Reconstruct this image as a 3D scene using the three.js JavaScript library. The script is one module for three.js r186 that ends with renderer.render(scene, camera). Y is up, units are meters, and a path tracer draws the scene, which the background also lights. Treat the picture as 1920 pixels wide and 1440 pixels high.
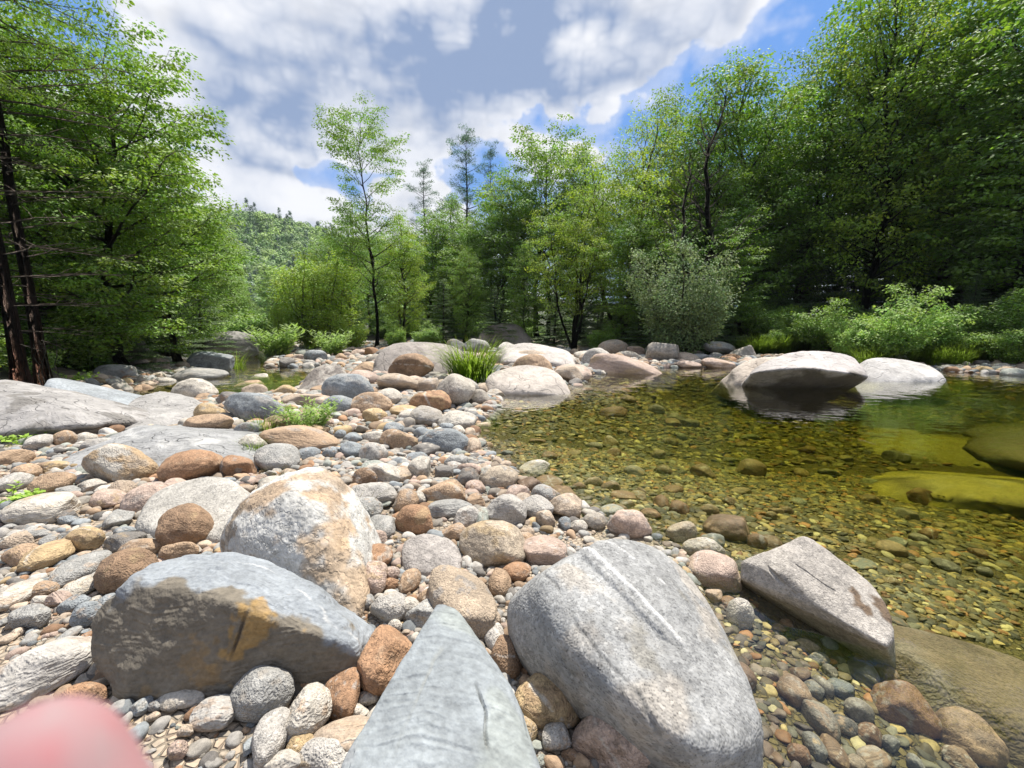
import * as THREE from 'three';
import { ConvexHull } from 'three/addons/math/ConvexHull.js';
import { mergeGeometries, mergeVertices } from 'three/addons/utils/BufferGeometryUtils.js';

// ---------------------------------------------------------------- camera, sun, exposure
const scene = new THREE.Scene();
const camera = new THREE.PerspectiveCamera(83.97, 4 / 3, 0.005, 3000);
camera.position.set(0, 1.55, 0);
camera.rotation.set(THREE.MathUtils.degToRad(-7.1), 0, 0);
camera.focus = 3.2;
camera.userData.fStop = 7;
const renderer = new THREE.WebGLRenderer({ antialias: true });
renderer.toneMapping = THREE.LinearToneMapping;
renderer.toneMappingExposure = 1.8;
renderer.shadowMap.enabled = true;
const SUN = new THREE.Vector3(0.36, 1.8, -0.64).normalize();
const sun = new THREE.DirectionalLight(new THREE.Color(1, 0.955, 0.87), 5);
sun.name = 'sun';
sun.position.copy(SUN).multiplyScalar(80);
sun.castShadow = true;
sun.shadow.mapSize.set(4096, 4096);
Object.assign(sun.shadow.camera, { left: -45, right: 45, top: 45, bottom: -45, near: 1, far: 260 });
scene.add(sun, sun.target);

// ---------------------------------------------------------------- numbers
function rngOf(seed) { let a = seed >>> 0; return () => { a = (a + 0x6D2B79F5) | 0; let t = Math.imul(a ^ (a >>> 15), 1 | a); t = (t + Math.imul(t ^ (t >>> 7), 61 | t)) ^ t; return ((t ^ (t >>> 14)) >>> 0) / 4294967296; }; }
const clamp = (x, a = 0, b = 1) => Math.min(b, Math.max(a, x)), mix = (a, b, t) => a + (b - a) * t;
const smooth = (a, b, x) => { const t = clamp((x - a) / (b - a)); return t * t * (3 - 2 * t); };
const hash3 = (x, y, z) => { let h = Math.imul(x, 374761393) ^ Math.imul(y, 668265263) ^ Math.imul(z, 1274126177); h = Math.imul(h ^ (h >>> 13), 1274126177); return ((h ^ (h >>> 16)) >>> 0) / 4294967296; };
function noise(x, y, z) {
  const X = Math.floor(x), Y = Math.floor(y), Z = Math.floor(z); x -= X; y -= Y; z -= Z;
  const u = x * x * (3 - 2 * x), v = y * y * (3 - 2 * y), w = z * z * (3 - 2 * z);
  const a = mix(mix(hash3(X, Y, Z), hash3(X + 1, Y, Z), u), mix(hash3(X, Y + 1, Z), hash3(X + 1, Y + 1, Z), u), v);
  const b = mix(mix(hash3(X, Y, Z + 1), hash3(X + 1, Y, Z + 1), u), mix(hash3(X, Y + 1, Z + 1), hash3(X + 1, Y + 1, Z + 1), u), v);
  return mix(a, b, w) * 2 - 1;
}
function fbm(x, y, z, n = 4) { let s = 0, a = 0.5; for (let i = 0; i < n; i++) { s += a * noise(x, y, z); x = x * 2.03 + 17.1; y = y * 2.03 + 5.3; z = z * 2.03 + 9.7; a *= 0.5; } return s; }

// ---------------------------------------------------------------- sky: blue air and broken summer cloud
{
  // cloud masses as [azimuth, elevation, half width, half height, amount] in degrees; azimuth 0 is down the river
  const MASS = [[-28, 30, 11, 8, .6], [-33, 21, 7, 8, .5], [-25, 23, 9, 6, .5], [-26, 12, 9, 4, .6], [-13, 24, 8, 6, .55], [-6, 34, 19, 7.5, .75], [6, 33, 15, 5.5, .65], [13, 29, 6, 3.4, .5], [21, 33, 9, 4.5, .55], [-9, 20.5, 4.5, 4, .5], [-14, 14, 8, 4, .3],
    [2.2, 22.0, 3.2, 2, .68], [9.3, 21.4, 2.8, 1.8, .6], [3, 26, 10, 1.6, .2], [-50, 21, 8, 5, .4], [60, 26, 14, 8, .5], [52, 12, 14, 5, .4], [-75, 30, 18, 9, .5], [30, 62, 30, 12, .5], [-60, 58, 26, 12, .5], [120, 30, 30, 10, .5], [-130, 35, 30, 12, .5], [180, 24, 24, 8, .5]];
  const CLEAR = [[-43, 28, 6, 6, .8], [-22.5, 17, 3.2, 1.8, .8], [-20, 15.5, 2.6, 1.2, .4], [8.2, 27.4, 1.6, 1.8, .5], [28, 24, 9, 5, .8], [38, 30, 8, 4, .8], [46, 25, 8, 5, .5], [3, 24.4, 10, 1.2, .45], [-3, 18.5, 5, 4, .7], [18, 22, 6, 3, .5]];
  const GREY = [[-8, 31, 13, 4.5, 1], [5, 33.5, 12, 4, .75], [-25, 20.5, 7, 3, .95], [-33, 24, 4, 3, .35], [-16, 27, 6, 2.6, .5], [0, 28, 8, 2.5, .5], [60, 24, 10, 5, .5], [-75, 27, 14, 6, .5], [30, 60, 22, 8, .5], [120, 27, 20, 6, .5], [-130, 31, 20, 7, .5]];
  const W = 3072, Hh = 1536, data = new Float32Array(W * Hh * 4), R2D = 180 / Math.PI;
  const sum = (list, a, e) => { let s = 0; for (const [x, y, w, h, k] of list) { let d = a - x; if (d > 180) d -= 360; if (d < -180) d += 360; const q = (d / w) ** 2 + ((e - y) / h) ** 2; if (q < 6) s += k * Math.exp(-q); } return s; };
  const billow = (x, y, z, f, n) => { let s = 0, a = .5; for (let i = 0; i < n; i++) { s += a * (2.7 * Math.abs(noise(x * f + 9.2 * i, y * f * 1.3 + 3.1 * i, z * f)) - .66); f *= 2.1; a *= .55; } return s; };
  const thickness = (az, e, n) => { // how much cloud stands in this direction
    const A = az / R2D, E = e / R2D, x = Math.sin(A) * Math.cos(E), y = Math.sin(E), z = -Math.cos(A) * Math.cos(E), away = clamp(smooth(58, 75, Math.abs(az)) + smooth(42, 55, e));
    const qa = az + 5 * fbm(x * 7 + 11, y * 9, z * 7, 2), qe = e + 3.4 * fbm(x * 7, y * 9 + 21, z * 7, 2), low = fbm(x * 5 + 3, y * 8, z * 5, 3);
    return 1.0 * sum(MASS, qa, qe) + 0.04 * away - sum(CLEAR, qa, qe) + .42 * low + .47 * billow(x, y, z, 11, n) - .07;
  };
  for (let r = 0; r < Hh; r++) {
    const up = ((r + 0.5) / Hh - 0.5) * Math.PI, y = Math.sin(up), e = up * R2D;
    for (let c = 0; c < W; c++) {
      const t = ((c + 0.5) / W - 0.5) * 2 * Math.PI, x = Math.cos(t) * Math.cos(up), z = Math.sin(t) * Math.cos(up), k = (r * W + c) * 4;
      const low = Math.pow(1 - clamp(y), 2.6), cs = Math.max(0, x * SUN.x + y * SUN.y + z * SUN.z), glow = Math.pow(cs, 6) * 0.1;
      let R = mix(0.17, 0.32, low) + glow, G = mix(0.41, 0.57, low) + glow, B = mix(0.98, 1.04, low) + glow * 0.8;
      if (y > -0.02) {
        const az = Math.atan2(x, -z) * R2D, d = thickness(az, e, 5), a = smooth(-.02, 0.3, d), veil = smooth(-0.5, 0.1, d) * 0.42, A = Math.max(a * .98, veil) * smooth(-0.02, 0.05, y);
        if (A > .01) {
          const far = y > .9 ? d : .6 * thickness(az + 1.0, e + 1.5, 3) + .4 * thickness(az + 2.2, e + 3.4, 2), bil = billow(x, y, z, 9, 4), grey = clamp(smooth(.2, 1.1, far) * .62 * (1 - bil * .8) + sum(GREY, az, e) * smooth(.1, .5, d) * .5 * (1 - bil * .8 + .8 * fbm(x * 12 + 4, y * 18, z * 12, 4))), L = 1.06 + .25 * clamp(bil, -.25, .2);
          R = mix(R, mix(L, .35, grey), A); G = mix(G, mix(L * 1.01, .46, grey), A); B = mix(B, mix(L * 1.05, .69, grey), A);
        }
      } else { R = 0.3; G = 0.4; B = 0.42; }
      data[k] = R; data[k + 1] = G; data[k + 2] = B; data[k + 3] = 1;
    }
  }
  const sky = new THREE.DataTexture(data, W, Hh, THREE.RGBAFormat, THREE.FloatType);
  sky.mapping = THREE.EquirectangularReflectionMapping; sky.magFilter = THREE.LinearFilter; sky.needsUpdate = true;
  scene.background = sky; scene.environment = sky; scene.backgroundIntensity = scene.environmentIntensity = 0.49;
}

// ---------------------------------------------------------------- naming
const taken = {};
function numbered(n) { const k = taken[n] ?? 0; taken[n] = k + 1; return k ? n + '_' + String(k).padStart(3, '0') : n; }
function tag(o, label, category, group, kind) { if (label) o.userData.label = label; if (category) o.userData.category = category; if (group) o.userData.group = group; if (kind) o.userData.kind = kind; return o; }
function mesh(name, geo, mat, parent, kind) { const m = new THREE.Mesh(geo, mat); m.castShadow = m.receiveShadow = true; m.name = parent ? name : numbered(name); if (kind) m.userData.kind = kind; (parent ?? scene).add(m); return m; }
function thing(name, x, y, z) { const g = new THREE.Group(); g.name = numbered(name); g.position.set(x, y, z); scene.add(g); return g; }

// ---------------------------------------------------------------- tileable textures: mineral grain, pebbly silt, bark, ripples
function tile(x, y, p, seed) {
  const X = Math.floor(x), Y = Math.floor(y), fx = x - X, fy = y - Y, u = fx * fx * (3 - 2 * fx), v = fy * fy * (3 - 2 * fy), m = (a) => ((a % p) + p) % p;
  return mix(mix(hash3(m(X), m(Y), seed), hash3(m(X + 1), m(Y), seed), u), mix(hash3(m(X), m(Y + 1), seed), hash3(m(X + 1), m(Y + 1), seed), u), v) * 2 - 1;
}
function tfbm(u, v, p, seed, n = 4) { let s = 0, a = 0.5; for (let i = 0; i < n; i++) { s += a * tile(u * p, v * p, p, seed + i); p *= 2; a *= 0.55; } return s; }
function cells(u, v, p, seed) { // nearest and second nearest distance to scattered points
  const x = u * p, y = v * p, X = Math.floor(x), Y = Math.floor(y); let a = 9, b = 9, id = 0; const m = (q) => ((q % p) + p) % p;
  for (let j = -1; j < 2; j++) for (let i = -1; i < 2; i++) { const cx = m(X + i), cy = m(Y + j), dx = X + i + hash3(cx, cy, seed) - x, dy = Y + j + hash3(cx, cy, seed + 7) - y, d = dx * dx + dy * dy; if (d < a) { b = a; a = d; id = hash3(cx, cy, seed + 13); } else if (d < b) b = d; }
  return [Math.sqrt(a), Math.sqrt(b), id];
}
function texture(size, fn, srgb, channels) {
  const d = new Uint8Array(size * size * 4);
  for (let j = 0; j < size; j++) for (let i = 0; i < size; i++) { const c = fn((i + 0.5) / size, (j + 0.5) / size), k = (j * size + i) * 4; for (let q = 0; q < 3; q++) d[k + q] = clamp(Array.isArray(c) ? c[q] : c) * 255; d[k + 3] = 255; }
  const t = new THREE.DataTexture(d, size, size); t.wrapS = t.wrapT = THREE.RepeatWrapping; t.magFilter = THREE.LinearFilter; t.minFilter = THREE.LinearMipmapLinearFilter; t.generateMipmaps = true; if (srgb) t.colorSpace = THREE.SRGBColorSpace; t.needsUpdate = true; return t;
}
const grains = { // brightness of the mineral pattern, around 0.8, times the rock's own colour
  granite: (u, v) => { const [a, , id] = cells(u, v, 46, 3), [c, , ib] = cells(u, v, 88, 9); let g = 0.8 + (id - 0.5) * 0.34 + tfbm(u, v, 6, 21, 4) * 0.16; if (ib > 0.78) g -= 0.34 * smooth(0.5, 0.2, c); if (id > 0.9) g += 0.12 * smooth(0.6, 0.2, a); return g; },
  schist: (u, v) => { const w = tfbm(u, v, 4, 5, 3) * 0.06; return 0.8 + tfbm(u, v + w, 5, 31, 3) * 0.13 + tile(u * 7 + 1, (v + w) * 64, 64, 33) * 0.06 + tile(u * 14, (v + w) * 128, 128, 35) * 0.05 + tfbm(u, v, 48, 37, 3) * 0.22; },
  sandy: (u, v) => 0.8 + tfbm(u, v, 5, 41, 4) * 0.16 + tfbm(u, v, 64, 43, 3) * 0.34,
  mottled: (u, v) => { const n = tfbm(u, v, 9, 51, 5), r = Math.abs(tfbm(u, v, 18, 57, 4)); return 0.84 + n * 0.24 - 0.2 * smooth(0.15, 0.0, r) * smooth(-0.35, 0.3, tfbm(u, v, 7, 61, 3)) + tfbm(u, v, 70, 65, 3) * 0.3; },
};
const seam = (u, v) => { const w = tfbm(u, v, 3, 111, 4) * .22, a = Math.abs(tile(u * 3 + 5, (v + w) * 9, 27, 113)), b = Math.abs(tfbm(u, v, 4, 117, 3) - .05), c = Math.abs(tile(u * 8, (v + w) * 30, 240, 119)); return [smooth(.05, 0, a) * smooth(-.2, .3, tfbm(u, v, 5, 121, 2)), smooth(.02, 0, b), smooth(.12, 0, c)]; };
grains.strata = (u, v) => { const [a, b, c] = seam(u, v); return .84 + tfbm(u, v, 6, 123, 5) * .24 + tfbm(u, v, 50, 125, 2) * .14 - .3 * a - .07 * b - .1 * c; };
const reliefs = {
  strata: (u, v) => { const [a, b, c] = seam(u, v); return .62 + tfbm(u, v, 6, 123, 5) * .4 - .3 * a - .07 * b - .1 * c; },
  granite: (u, v) => { const [a] = cells(u, v, 60, 71); return 0.5 + tfbm(u, v, 8, 73, 5) * 0.5 - a * 0.18; },
  schist: (u, v) => { const w = tfbm(u, v, 4, 5, 3) * 0.06; return 0.5 + tfbm(u, v + w, 5, 31, 4) * 0.4 + tile(u * 7 + 1, (v + w) * 64, 64, 33) * 0.13 + tfbm(u, v, 40, 75, 3) * 0.2; },
  sandy: (u, v) => 0.5 + tfbm(u, v, 6, 77, 4) * 0.35 + tfbm(u, v, 60, 79, 2) * 0.35,
  mottled: (u, v) => 0.5 + tfbm(u, v, 9, 51, 5) * 0.45 + tfbm(u, v, 50, 67, 2) * .2 - 0.16 * smooth(0.14, 0, Math.abs(tfbm(u, v, 18, 57, 4))),
};
const rockMat = {};
for (const k in grains) {
  const map = texture(512, grains[k], false), bump = texture(512, reliefs[k], false);
  rockMat[k] = new THREE.MeshStandardMaterial({ name: k, vertexColors: true, roughness: 0.86, map, bumpMap: bump, bumpScale: k === 'strata' ? 0.05 : 0.014 });
  rockMat[k].wet = new THREE.MeshStandardMaterial({ name: k + '_wet', vertexColors: true, roughness: 0.7, map, bumpMap: bump, bumpScale: 0.006 });
}

// ---------------------------------------------------------------- lie of the land (metres; water stands at y = 0)
const POOL = [[0.9,1.5],[0.88,-0.3],[0.88,-1.34],[0.98,-1.98],[1.15,-2.5],[1.25,-2.96],[0.82,-3.46],[0.22,-4.23],[-0.2,-5.06],[-0.6,-6.8],[-0.32,-8.5],[-0.27,-10.5],[1.57,-11.2],[2.6,-14.7],[6.06,-17.9],[10,-18.6],[14,-18.1],[16.6,-16.8],[18.2,-14],[21,-6],[21,1.5]];
const CHANNEL = [[-9.4,-9.9],[-12,-15.6],[-16.5,-26],[-26,-42],[-24,-42],[-14,-25],[-10.5,-18.3],[-7.6,-18.3],[-5.7,-11.3],[-6.5,-9.9],[-8.2,-9.2]];
const CORRIDOR = [[-6,4],[-7,0],[-8,-5],[-10,-8.8],[-12.8,-14.5],[-17.3,-26],[-27,-44],[-24,-60],[0,-52],[7,-36],[11,-25],[15.5,-20.2],[18,-17.8],[19.6,-14],[22.5,-5],[22.5,4]];
function inside(poly, x, z) { // distance to the outline, positive inside
  let d = 1e9, ins = false;
  for (let i = 0, n = poly.length; i < n; i++) {
    const [x1, z1] = poly[i], [x2, z2] = poly[(i + 1) % n], ex = x2 - x1, ez = z2 - z1, t = clamp(((x - x1) * ex + (z - z1) * ez) / (ex * ex + ez * ez));
    d = Math.min(d, (x - x1 - t * ex) ** 2 + (z - z1 - t * ez) ** 2);
    if ((z1 > z) !== (z2 > z) && x < (x2 - x1) * (z - z1) / (z2 - z1) + x1) ins = !ins;
  }
  return ins ? Math.sqrt(d) : -Math.sqrt(d);
}
function land(x, z) {
  const p = inside(POOL, x, z), q = inside(CHANNEL, x, z), w = Math.max(p, q), f = -inside(CORRIDOR, x, z);
  let h = w > 0 ? -Math.min(p > 0 ? 0.7 : 0.35, 0.10 + 0.13 * w) : Math.min(0.15, -0.03 + 0.07 * -w);
  h += smooth(-0.6, 4.5, f) * 1.0;
  return { h, w, f };
}
const hill = (x, z) => 98 * Math.exp(-(((x + 270) / 210) ** 2) - (((z + 430) / 170) ** 2)) + 40 * Math.exp(-(((x - 60) / 260) ** 2) - (((z + 620) / 160) ** 2));
function height(x, z) { const L = land(x, z); return L.h + 0.035 * fbm(x * 0.9, z * 0.9, 3.3, 3) + smooth(4, 30, L.f) * (1.2 + 1.2 * fbm(x * 0.06, z * 0.06, 8, 3)) + (z < -120 ? hill(x, z) * smooth(-120, -260, z) : 0); }

// ground sheet
{
  const nx = 240, nz = 250, xs = [], zs = [];
  for (let i = 0; i <= nx; i++) { const t = i / nx * 2 - 1; xs.push(900 * Math.sinh(8.2 * t) / Math.sinh(8.2)); }
  for (let j = 0; j <= nz; j++) { const t = j / nz; zs.push(6 - 1300 * (Math.exp(6.6 * t) - 1) / (Math.exp(6.6) - 1)); }
  const P = [], C = [], U = [], I = [];
  for (const z of zs) for (const x of xs) {
    const L = land(x, z), y = height(x, z); P.push(x, y, z); U.push(x * 0.8, z * 0.8);
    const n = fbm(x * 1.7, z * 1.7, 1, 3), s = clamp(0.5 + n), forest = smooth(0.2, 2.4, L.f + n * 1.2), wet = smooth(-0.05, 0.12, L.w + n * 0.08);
    let c = [mix(0.3, 0.42, s), mix(0.24, 0.34, s), mix(0.175, 0.255, s)];
    c = c.map((v, i) => mix(v, [0.12, 0.095, 0.035][i] * (0.8 + 0.4 * s), wet));
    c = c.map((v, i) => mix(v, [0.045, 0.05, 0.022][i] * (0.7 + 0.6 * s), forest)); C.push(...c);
  }
  for (let j = 0; j < nz; j++) for (let i = 0; i < nx; i++) { const a = j * (nx + 1) + i, b = a + 1, d = a + nx + 1, e = d + 1; I.push(a, b, d, b, e, d); }
  const g = new THREE.BufferGeometry(); g.setAttribute('position', new THREE.Float32BufferAttribute(P, 3)); g.setAttribute('color', new THREE.Float32BufferAttribute(C, 3)); g.setAttribute('uv', new THREE.Float32BufferAttribute(U, 2)); g.setIndex(I); g.computeVertexNormals();
  const grit = (u, v) => { const [a, b, id] = cells(u, v, 34, 81), [c, , ie] = cells(u, v, 80, 83); return [id, smooth(0.02, 0.3, b - a) , ie, c]; };
  const map = texture(1024, (u, v) => { const [id, e, ie, c] = grit(u, v); const k = 0.55 + 0.3 * e + (ie - 0.5) * 0.2; return [k + (id - 0.5) * 0.3, k + (id - 0.5) * 0.22, k + (id - 0.5) * 0.16]; }, false);
  const bump = texture(1024, (u, v) => { const [id, e, ie, c] = grit(u, v); return 0.1 + e * (0.4 + 0.3 * id) + (1 - c) * 0.15; }, false);
  const gm = mesh('ground', g, new THREE.MeshStandardMaterial({ vertexColors: true, roughness: 0.95, map, bumpMap: bump, bumpScale: 0.02 }));
  gm.userData.kind = 'structure';
}
// water
{
  const g = new THREE.PlaneGeometry(60, 56, 1, 1); g.rotateX(-Math.PI / 2); g.translate(-4, 0, -24); const uv = g.attributes.uv; for (let i = 0; i < 4; i++) uv.setXY(i, g.attributes.position.getX(i) / 5, g.attributes.position.getZ(i) / 5);
  const ripple = texture(1024, (u, v) => 0.5 + tfbm(u, v, 9, 91, 5) * 0.34 + tile(u * 20, v * 44, 44, 95) * 0.08, false);
  const w = mesh('river_water', g, new THREE.MeshPhysicalMaterial({ color: new THREE.Color().setRGB(0.98, 0.98, 0.95), transmission: 1, thickness: 0, roughness: 0.03, ior: 1.33, bumpMap: ripple, bumpScale: 0.012 }));
  w.userData.kind = 'structure';
  // the water itself below that surface: clear, and taking more red and blue the further light travels in it
  const b = new THREE.BoxGeometry(59.9, 1.3, 55.9); b.translate(-4, -0.66, -24);
  const m = mesh('water_body', b, new THREE.MeshPhysicalMaterial({ transparent: true, opacity: 0, thickness: 1, roughness: 0, ior: 1.33, attenuationColor: new THREE.Color().setRGB(0.74, 0.75, 0.45), attenuationDistance: 1.0 }));
  m.userData.kind = 'structure';
}
// ---------------------------------------------------------------- rocks
const ball = {};
function sphere(detail) { if (!ball[detail]) { const g = new THREE.IcosahedronGeometry(1, detail); g.deleteAttribute('uv'); g.deleteAttribute('normal'); ball[detail] = mergeVertices(g, 1e-5); } return ball[detail]; }
const TONE = { g: [.31, .3, .278], b: [.255, .272, .278], w: [.47, .425, .36], t: [.42, .33, .245], tp: [.44, .33, .265], to: [.4, .275, .175], o: [.34, .195, .108], ob: [.275, .175, .105], y: [.41, .295, .16], d: [.185, .168, .15], gw: [.42, .39, .35], gg: [.295, .308, .268], tg: [.345, .305, .255], sandy: [.41, .335, .25], sandyp: [.45, .335, .265], ow: [.4, .285, .17], gd: [.25, .235, .215], dk: [.2, .18, .16] };
const STONE = { g: 'grey', b: 'blue-grey', w: 'cream', t: 'tan', tp: 'pinkish tan', to: 'orange-tan', o: 'rust-orange', ob: 'dark rust-brown', y: 'ochre yellow', d: 'dark grey', gw: 'pale speckled', gg: 'greenish grey', tg: 'grey-tan', sandy: 'sandy', sandyp: 'pink sandy', ow: 'orange and cream', gd: 'mid grey', dk: 'blackish' };
// One rock: directions of a sphere are pushed out to a rounded hull (or ellipsoid with cut faces), roughened, coloured by its mineral patches and veins.
function rock(o) {
  const base = sphere(o.detail), n = base.attributes.position.count, B = base.attributes.position.array, rnd = rngOf(o.seed), P = new Float32Array(n * 3), C = new Float32Array(n * 3);
  const ctr = o.center, planes = [];
  if (o.hull) {
    const hull = new ConvexHull().setFromPoints(o.hull.map((p) => new THREE.Vector3(...p).sub(ctr)));
    for (const f of hull.faces) { const nn = f.normal, k = f.constant; if (k <= 1e-4) continue; if (!planes.some((q) => q[0] * nn.x + q[1] * nn.y + q[2] * nn.z > 0.985 && Math.abs(q[3] - k) < 0.03)) planes.push([nn.x, nn.y, nn.z, k]); }
  } else {
    for (let i = 0; i < (o.cuts ?? 7); i++) { const z = rnd() * 2 - 1, a = rnd() * 6.283, s = Math.sqrt(1 - z * z); planes.push([s * Math.cos(a), z * 0.9, s * Math.sin(a), o.cut[0] + rnd() * (o.cut[1] - o.cut[0])]); }
  }
  const q = o.round ?? 10, sx = rnd() * 90, S = o.size, f1 = o.lump ?? 1.1, A1 = o.lumpAmp ?? 0.06, A2 = o.roughAmp ?? 0.018;
  const veins = (o.veins ?? []).map((v) => { const a = new THREE.Vector3(...v.a).sub(ctr), b = new THREE.Vector3(...v.b).sub(ctr); return { ...v, n: a.clone().cross(b).normalize(), m: a.clone().normalize().add(b.clone().normalize()).normalize() }; });
  for (let i = 0; i < n; i++) {
    const x = B[i * 3], y = B[i * 3 + 1], z = B[i * 3 + 2]; let r, sum = 0;
    if (o.hull) { for (const p of planes) { const d = x * p[0] + y * p[1] + z * p[2]; if (d > 0) sum += Math.pow(d / p[3], q); } r = Math.pow(sum, -1 / q); }
    else { sum = 1; for (const p of planes) { const d = x * p[0] + y * p[1] + z * p[2]; if (d > 0) sum += Math.pow(d / p[3], q); } r = Math.pow(sum, -1 / q); }
    const lx = o.hull ? x * r / S : x * r, ly = o.hull ? y * r / S : y * r, lz = o.hull ? z * r / S : z * r;
    let k = 1 + A1 * fbm(lx * f1 + sx, ly * f1, lz * f1, 3) * 2 + A2 * fbm(lx * 7 + sx, ly * 7 + 3, lz * 7, 4) * 2;
    if (o.layers) k += o.layers * fbm(lx * 2 + sx, (ly + 0.3 * lx) * 16, lz * 2, 2);
    let px = lx, py = ly, pz = lz; if (o.hull) { px *= S; py *= S; pz *= S; } else { px *= o.radii[0]; py *= o.radii[1]; pz *= o.radii[2]; }
    // colours
    const wx = px + ctr.x, wy = py + ctr.y, wz = pz + ctr.z, M = Math.max(S, 0.05), t = fbm(lx * 2.2 + sx + 7, ly * 2.2, lz * 2.2, 4), t2 = fbm(lx * 9 + sx, ly * 9, lz * 9 + 4, 3);
    let c = [0, 1, 2].map((j) => o.tone[j] * (1 + 0.35 * t + 0.25 * t2));
    for (const p of o.patches ?? []) {
      let w = fbm(lx * p.s + p.k, ly * p.s, lz * p.s - p.k, 5) * (p.n ?? 1);
      if (p.at) { const dx = wx - p.at[0], dy = wy - p.at[1], dz = wz - p.at[2]; w += 0.5 - Math.sqrt(dx * dx + dy * dy + dz * dz) / p.r * 0.5; }
      if (p.face) w += (x * p.face[0] + y * p.face[1] + z * p.face[2]) * p.face[3];
      w = smooth(p.th, p.th + p.soft, w) * (p.max ?? 1); c = c.map((v, j) => mix(v, p.c[j] * (1 + 0.3 * t2), w));
    }
    for (const v of veins) {
      const s = x * v.n.x + y * v.n.y + z * v.n.z + (v.warp ?? 0.03) * fbm(lx * 3 + v.seed, ly * 3, lz * 3, 3), win = v.reach ? smooth(v.reach - 0.06, v.reach + 0.04, x * v.m.x + y * v.m.y + z * v.m.z) : 1, w = smooth(v.w, v.w * 0.45, Math.abs(s)) * win * (v.solid ? 1 : smooth(-.22, .12, fbm(lx * 5 + v.seed * 3, ly * 5, lz * 5 + 2, 3)));
      if (v.c) c = c.map((a, j) => mix(a, v.c[j], w * (v.max ?? 0.8)));
      if (v.d) k += v.d * w;
      if (v.step) k += v.step * smooth(-0.03, 0.03, s) * win;
    }
    P[i * 3] = px * k; P[i * 3 + 1] = py * k; P[i * 3 + 2] = pz * k; C[i * 3] = Math.max(c[0], 0.02); C[i * 3 + 1] = Math.max(c[1], 0.02); C[i * 3 + 2] = Math.max(c[2], 0.018);
  }
  let g = new THREE.BufferGeometry(); g.setIndex(base.index); g.setAttribute('position', new THREE.BufferAttribute(P, 3)); g.setAttribute('color', new THREE.BufferAttribute(C, 3)); g.computeVertexNormals();
  if (o.plain) return g;
  g = g.toNonIndexed();
  const p = g.attributes.position, nn = g.attributes.normal, uv = new Float32Array(p.count * 2), T = o.tile ?? 0.5, off = rnd() * 5;
  for (let i = 0; i < p.count; i += 3) { // each face takes its texture from the axis it faces most, in metres
    const ax = Math.abs(nn.getX(i) + nn.getX(i + 1) + nn.getX(i + 2)), ay = Math.abs(nn.getY(i) + nn.getY(i + 1) + nn.getY(i + 2)), az = Math.abs(nn.getZ(i) + nn.getZ(i + 1) + nn.getZ(i + 2));
    for (let j = i; j < i + 3; j++) { const X = p.getX(j), Y = p.getY(j), Z = p.getZ(j); let u, v; if (ay >= ax && ay >= az) { u = X; v = Z; } else if (ax >= az) { u = Z; v = Y; } else { u = X; v = Y; } uv[j * 2] = u / T + off; uv[j * 2 + 1] = v / T + off * 0.7; }
  }
  g.setAttribute('uv', new THREE.BufferAttribute(uv, 2)); return g;
}
const footprints = []; // [x, z, radius] of rocks already set down
const spots = {};
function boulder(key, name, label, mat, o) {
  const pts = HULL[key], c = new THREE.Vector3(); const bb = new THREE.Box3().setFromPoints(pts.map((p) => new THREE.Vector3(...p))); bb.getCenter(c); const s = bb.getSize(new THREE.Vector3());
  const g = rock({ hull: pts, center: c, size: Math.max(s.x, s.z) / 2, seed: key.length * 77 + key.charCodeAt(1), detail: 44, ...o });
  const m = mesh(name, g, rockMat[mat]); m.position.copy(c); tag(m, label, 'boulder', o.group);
  spots[key] = c; footprints.push([c.x, c.z, Math.min(s.x, s.z) * 0.4]); return m;
}
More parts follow.
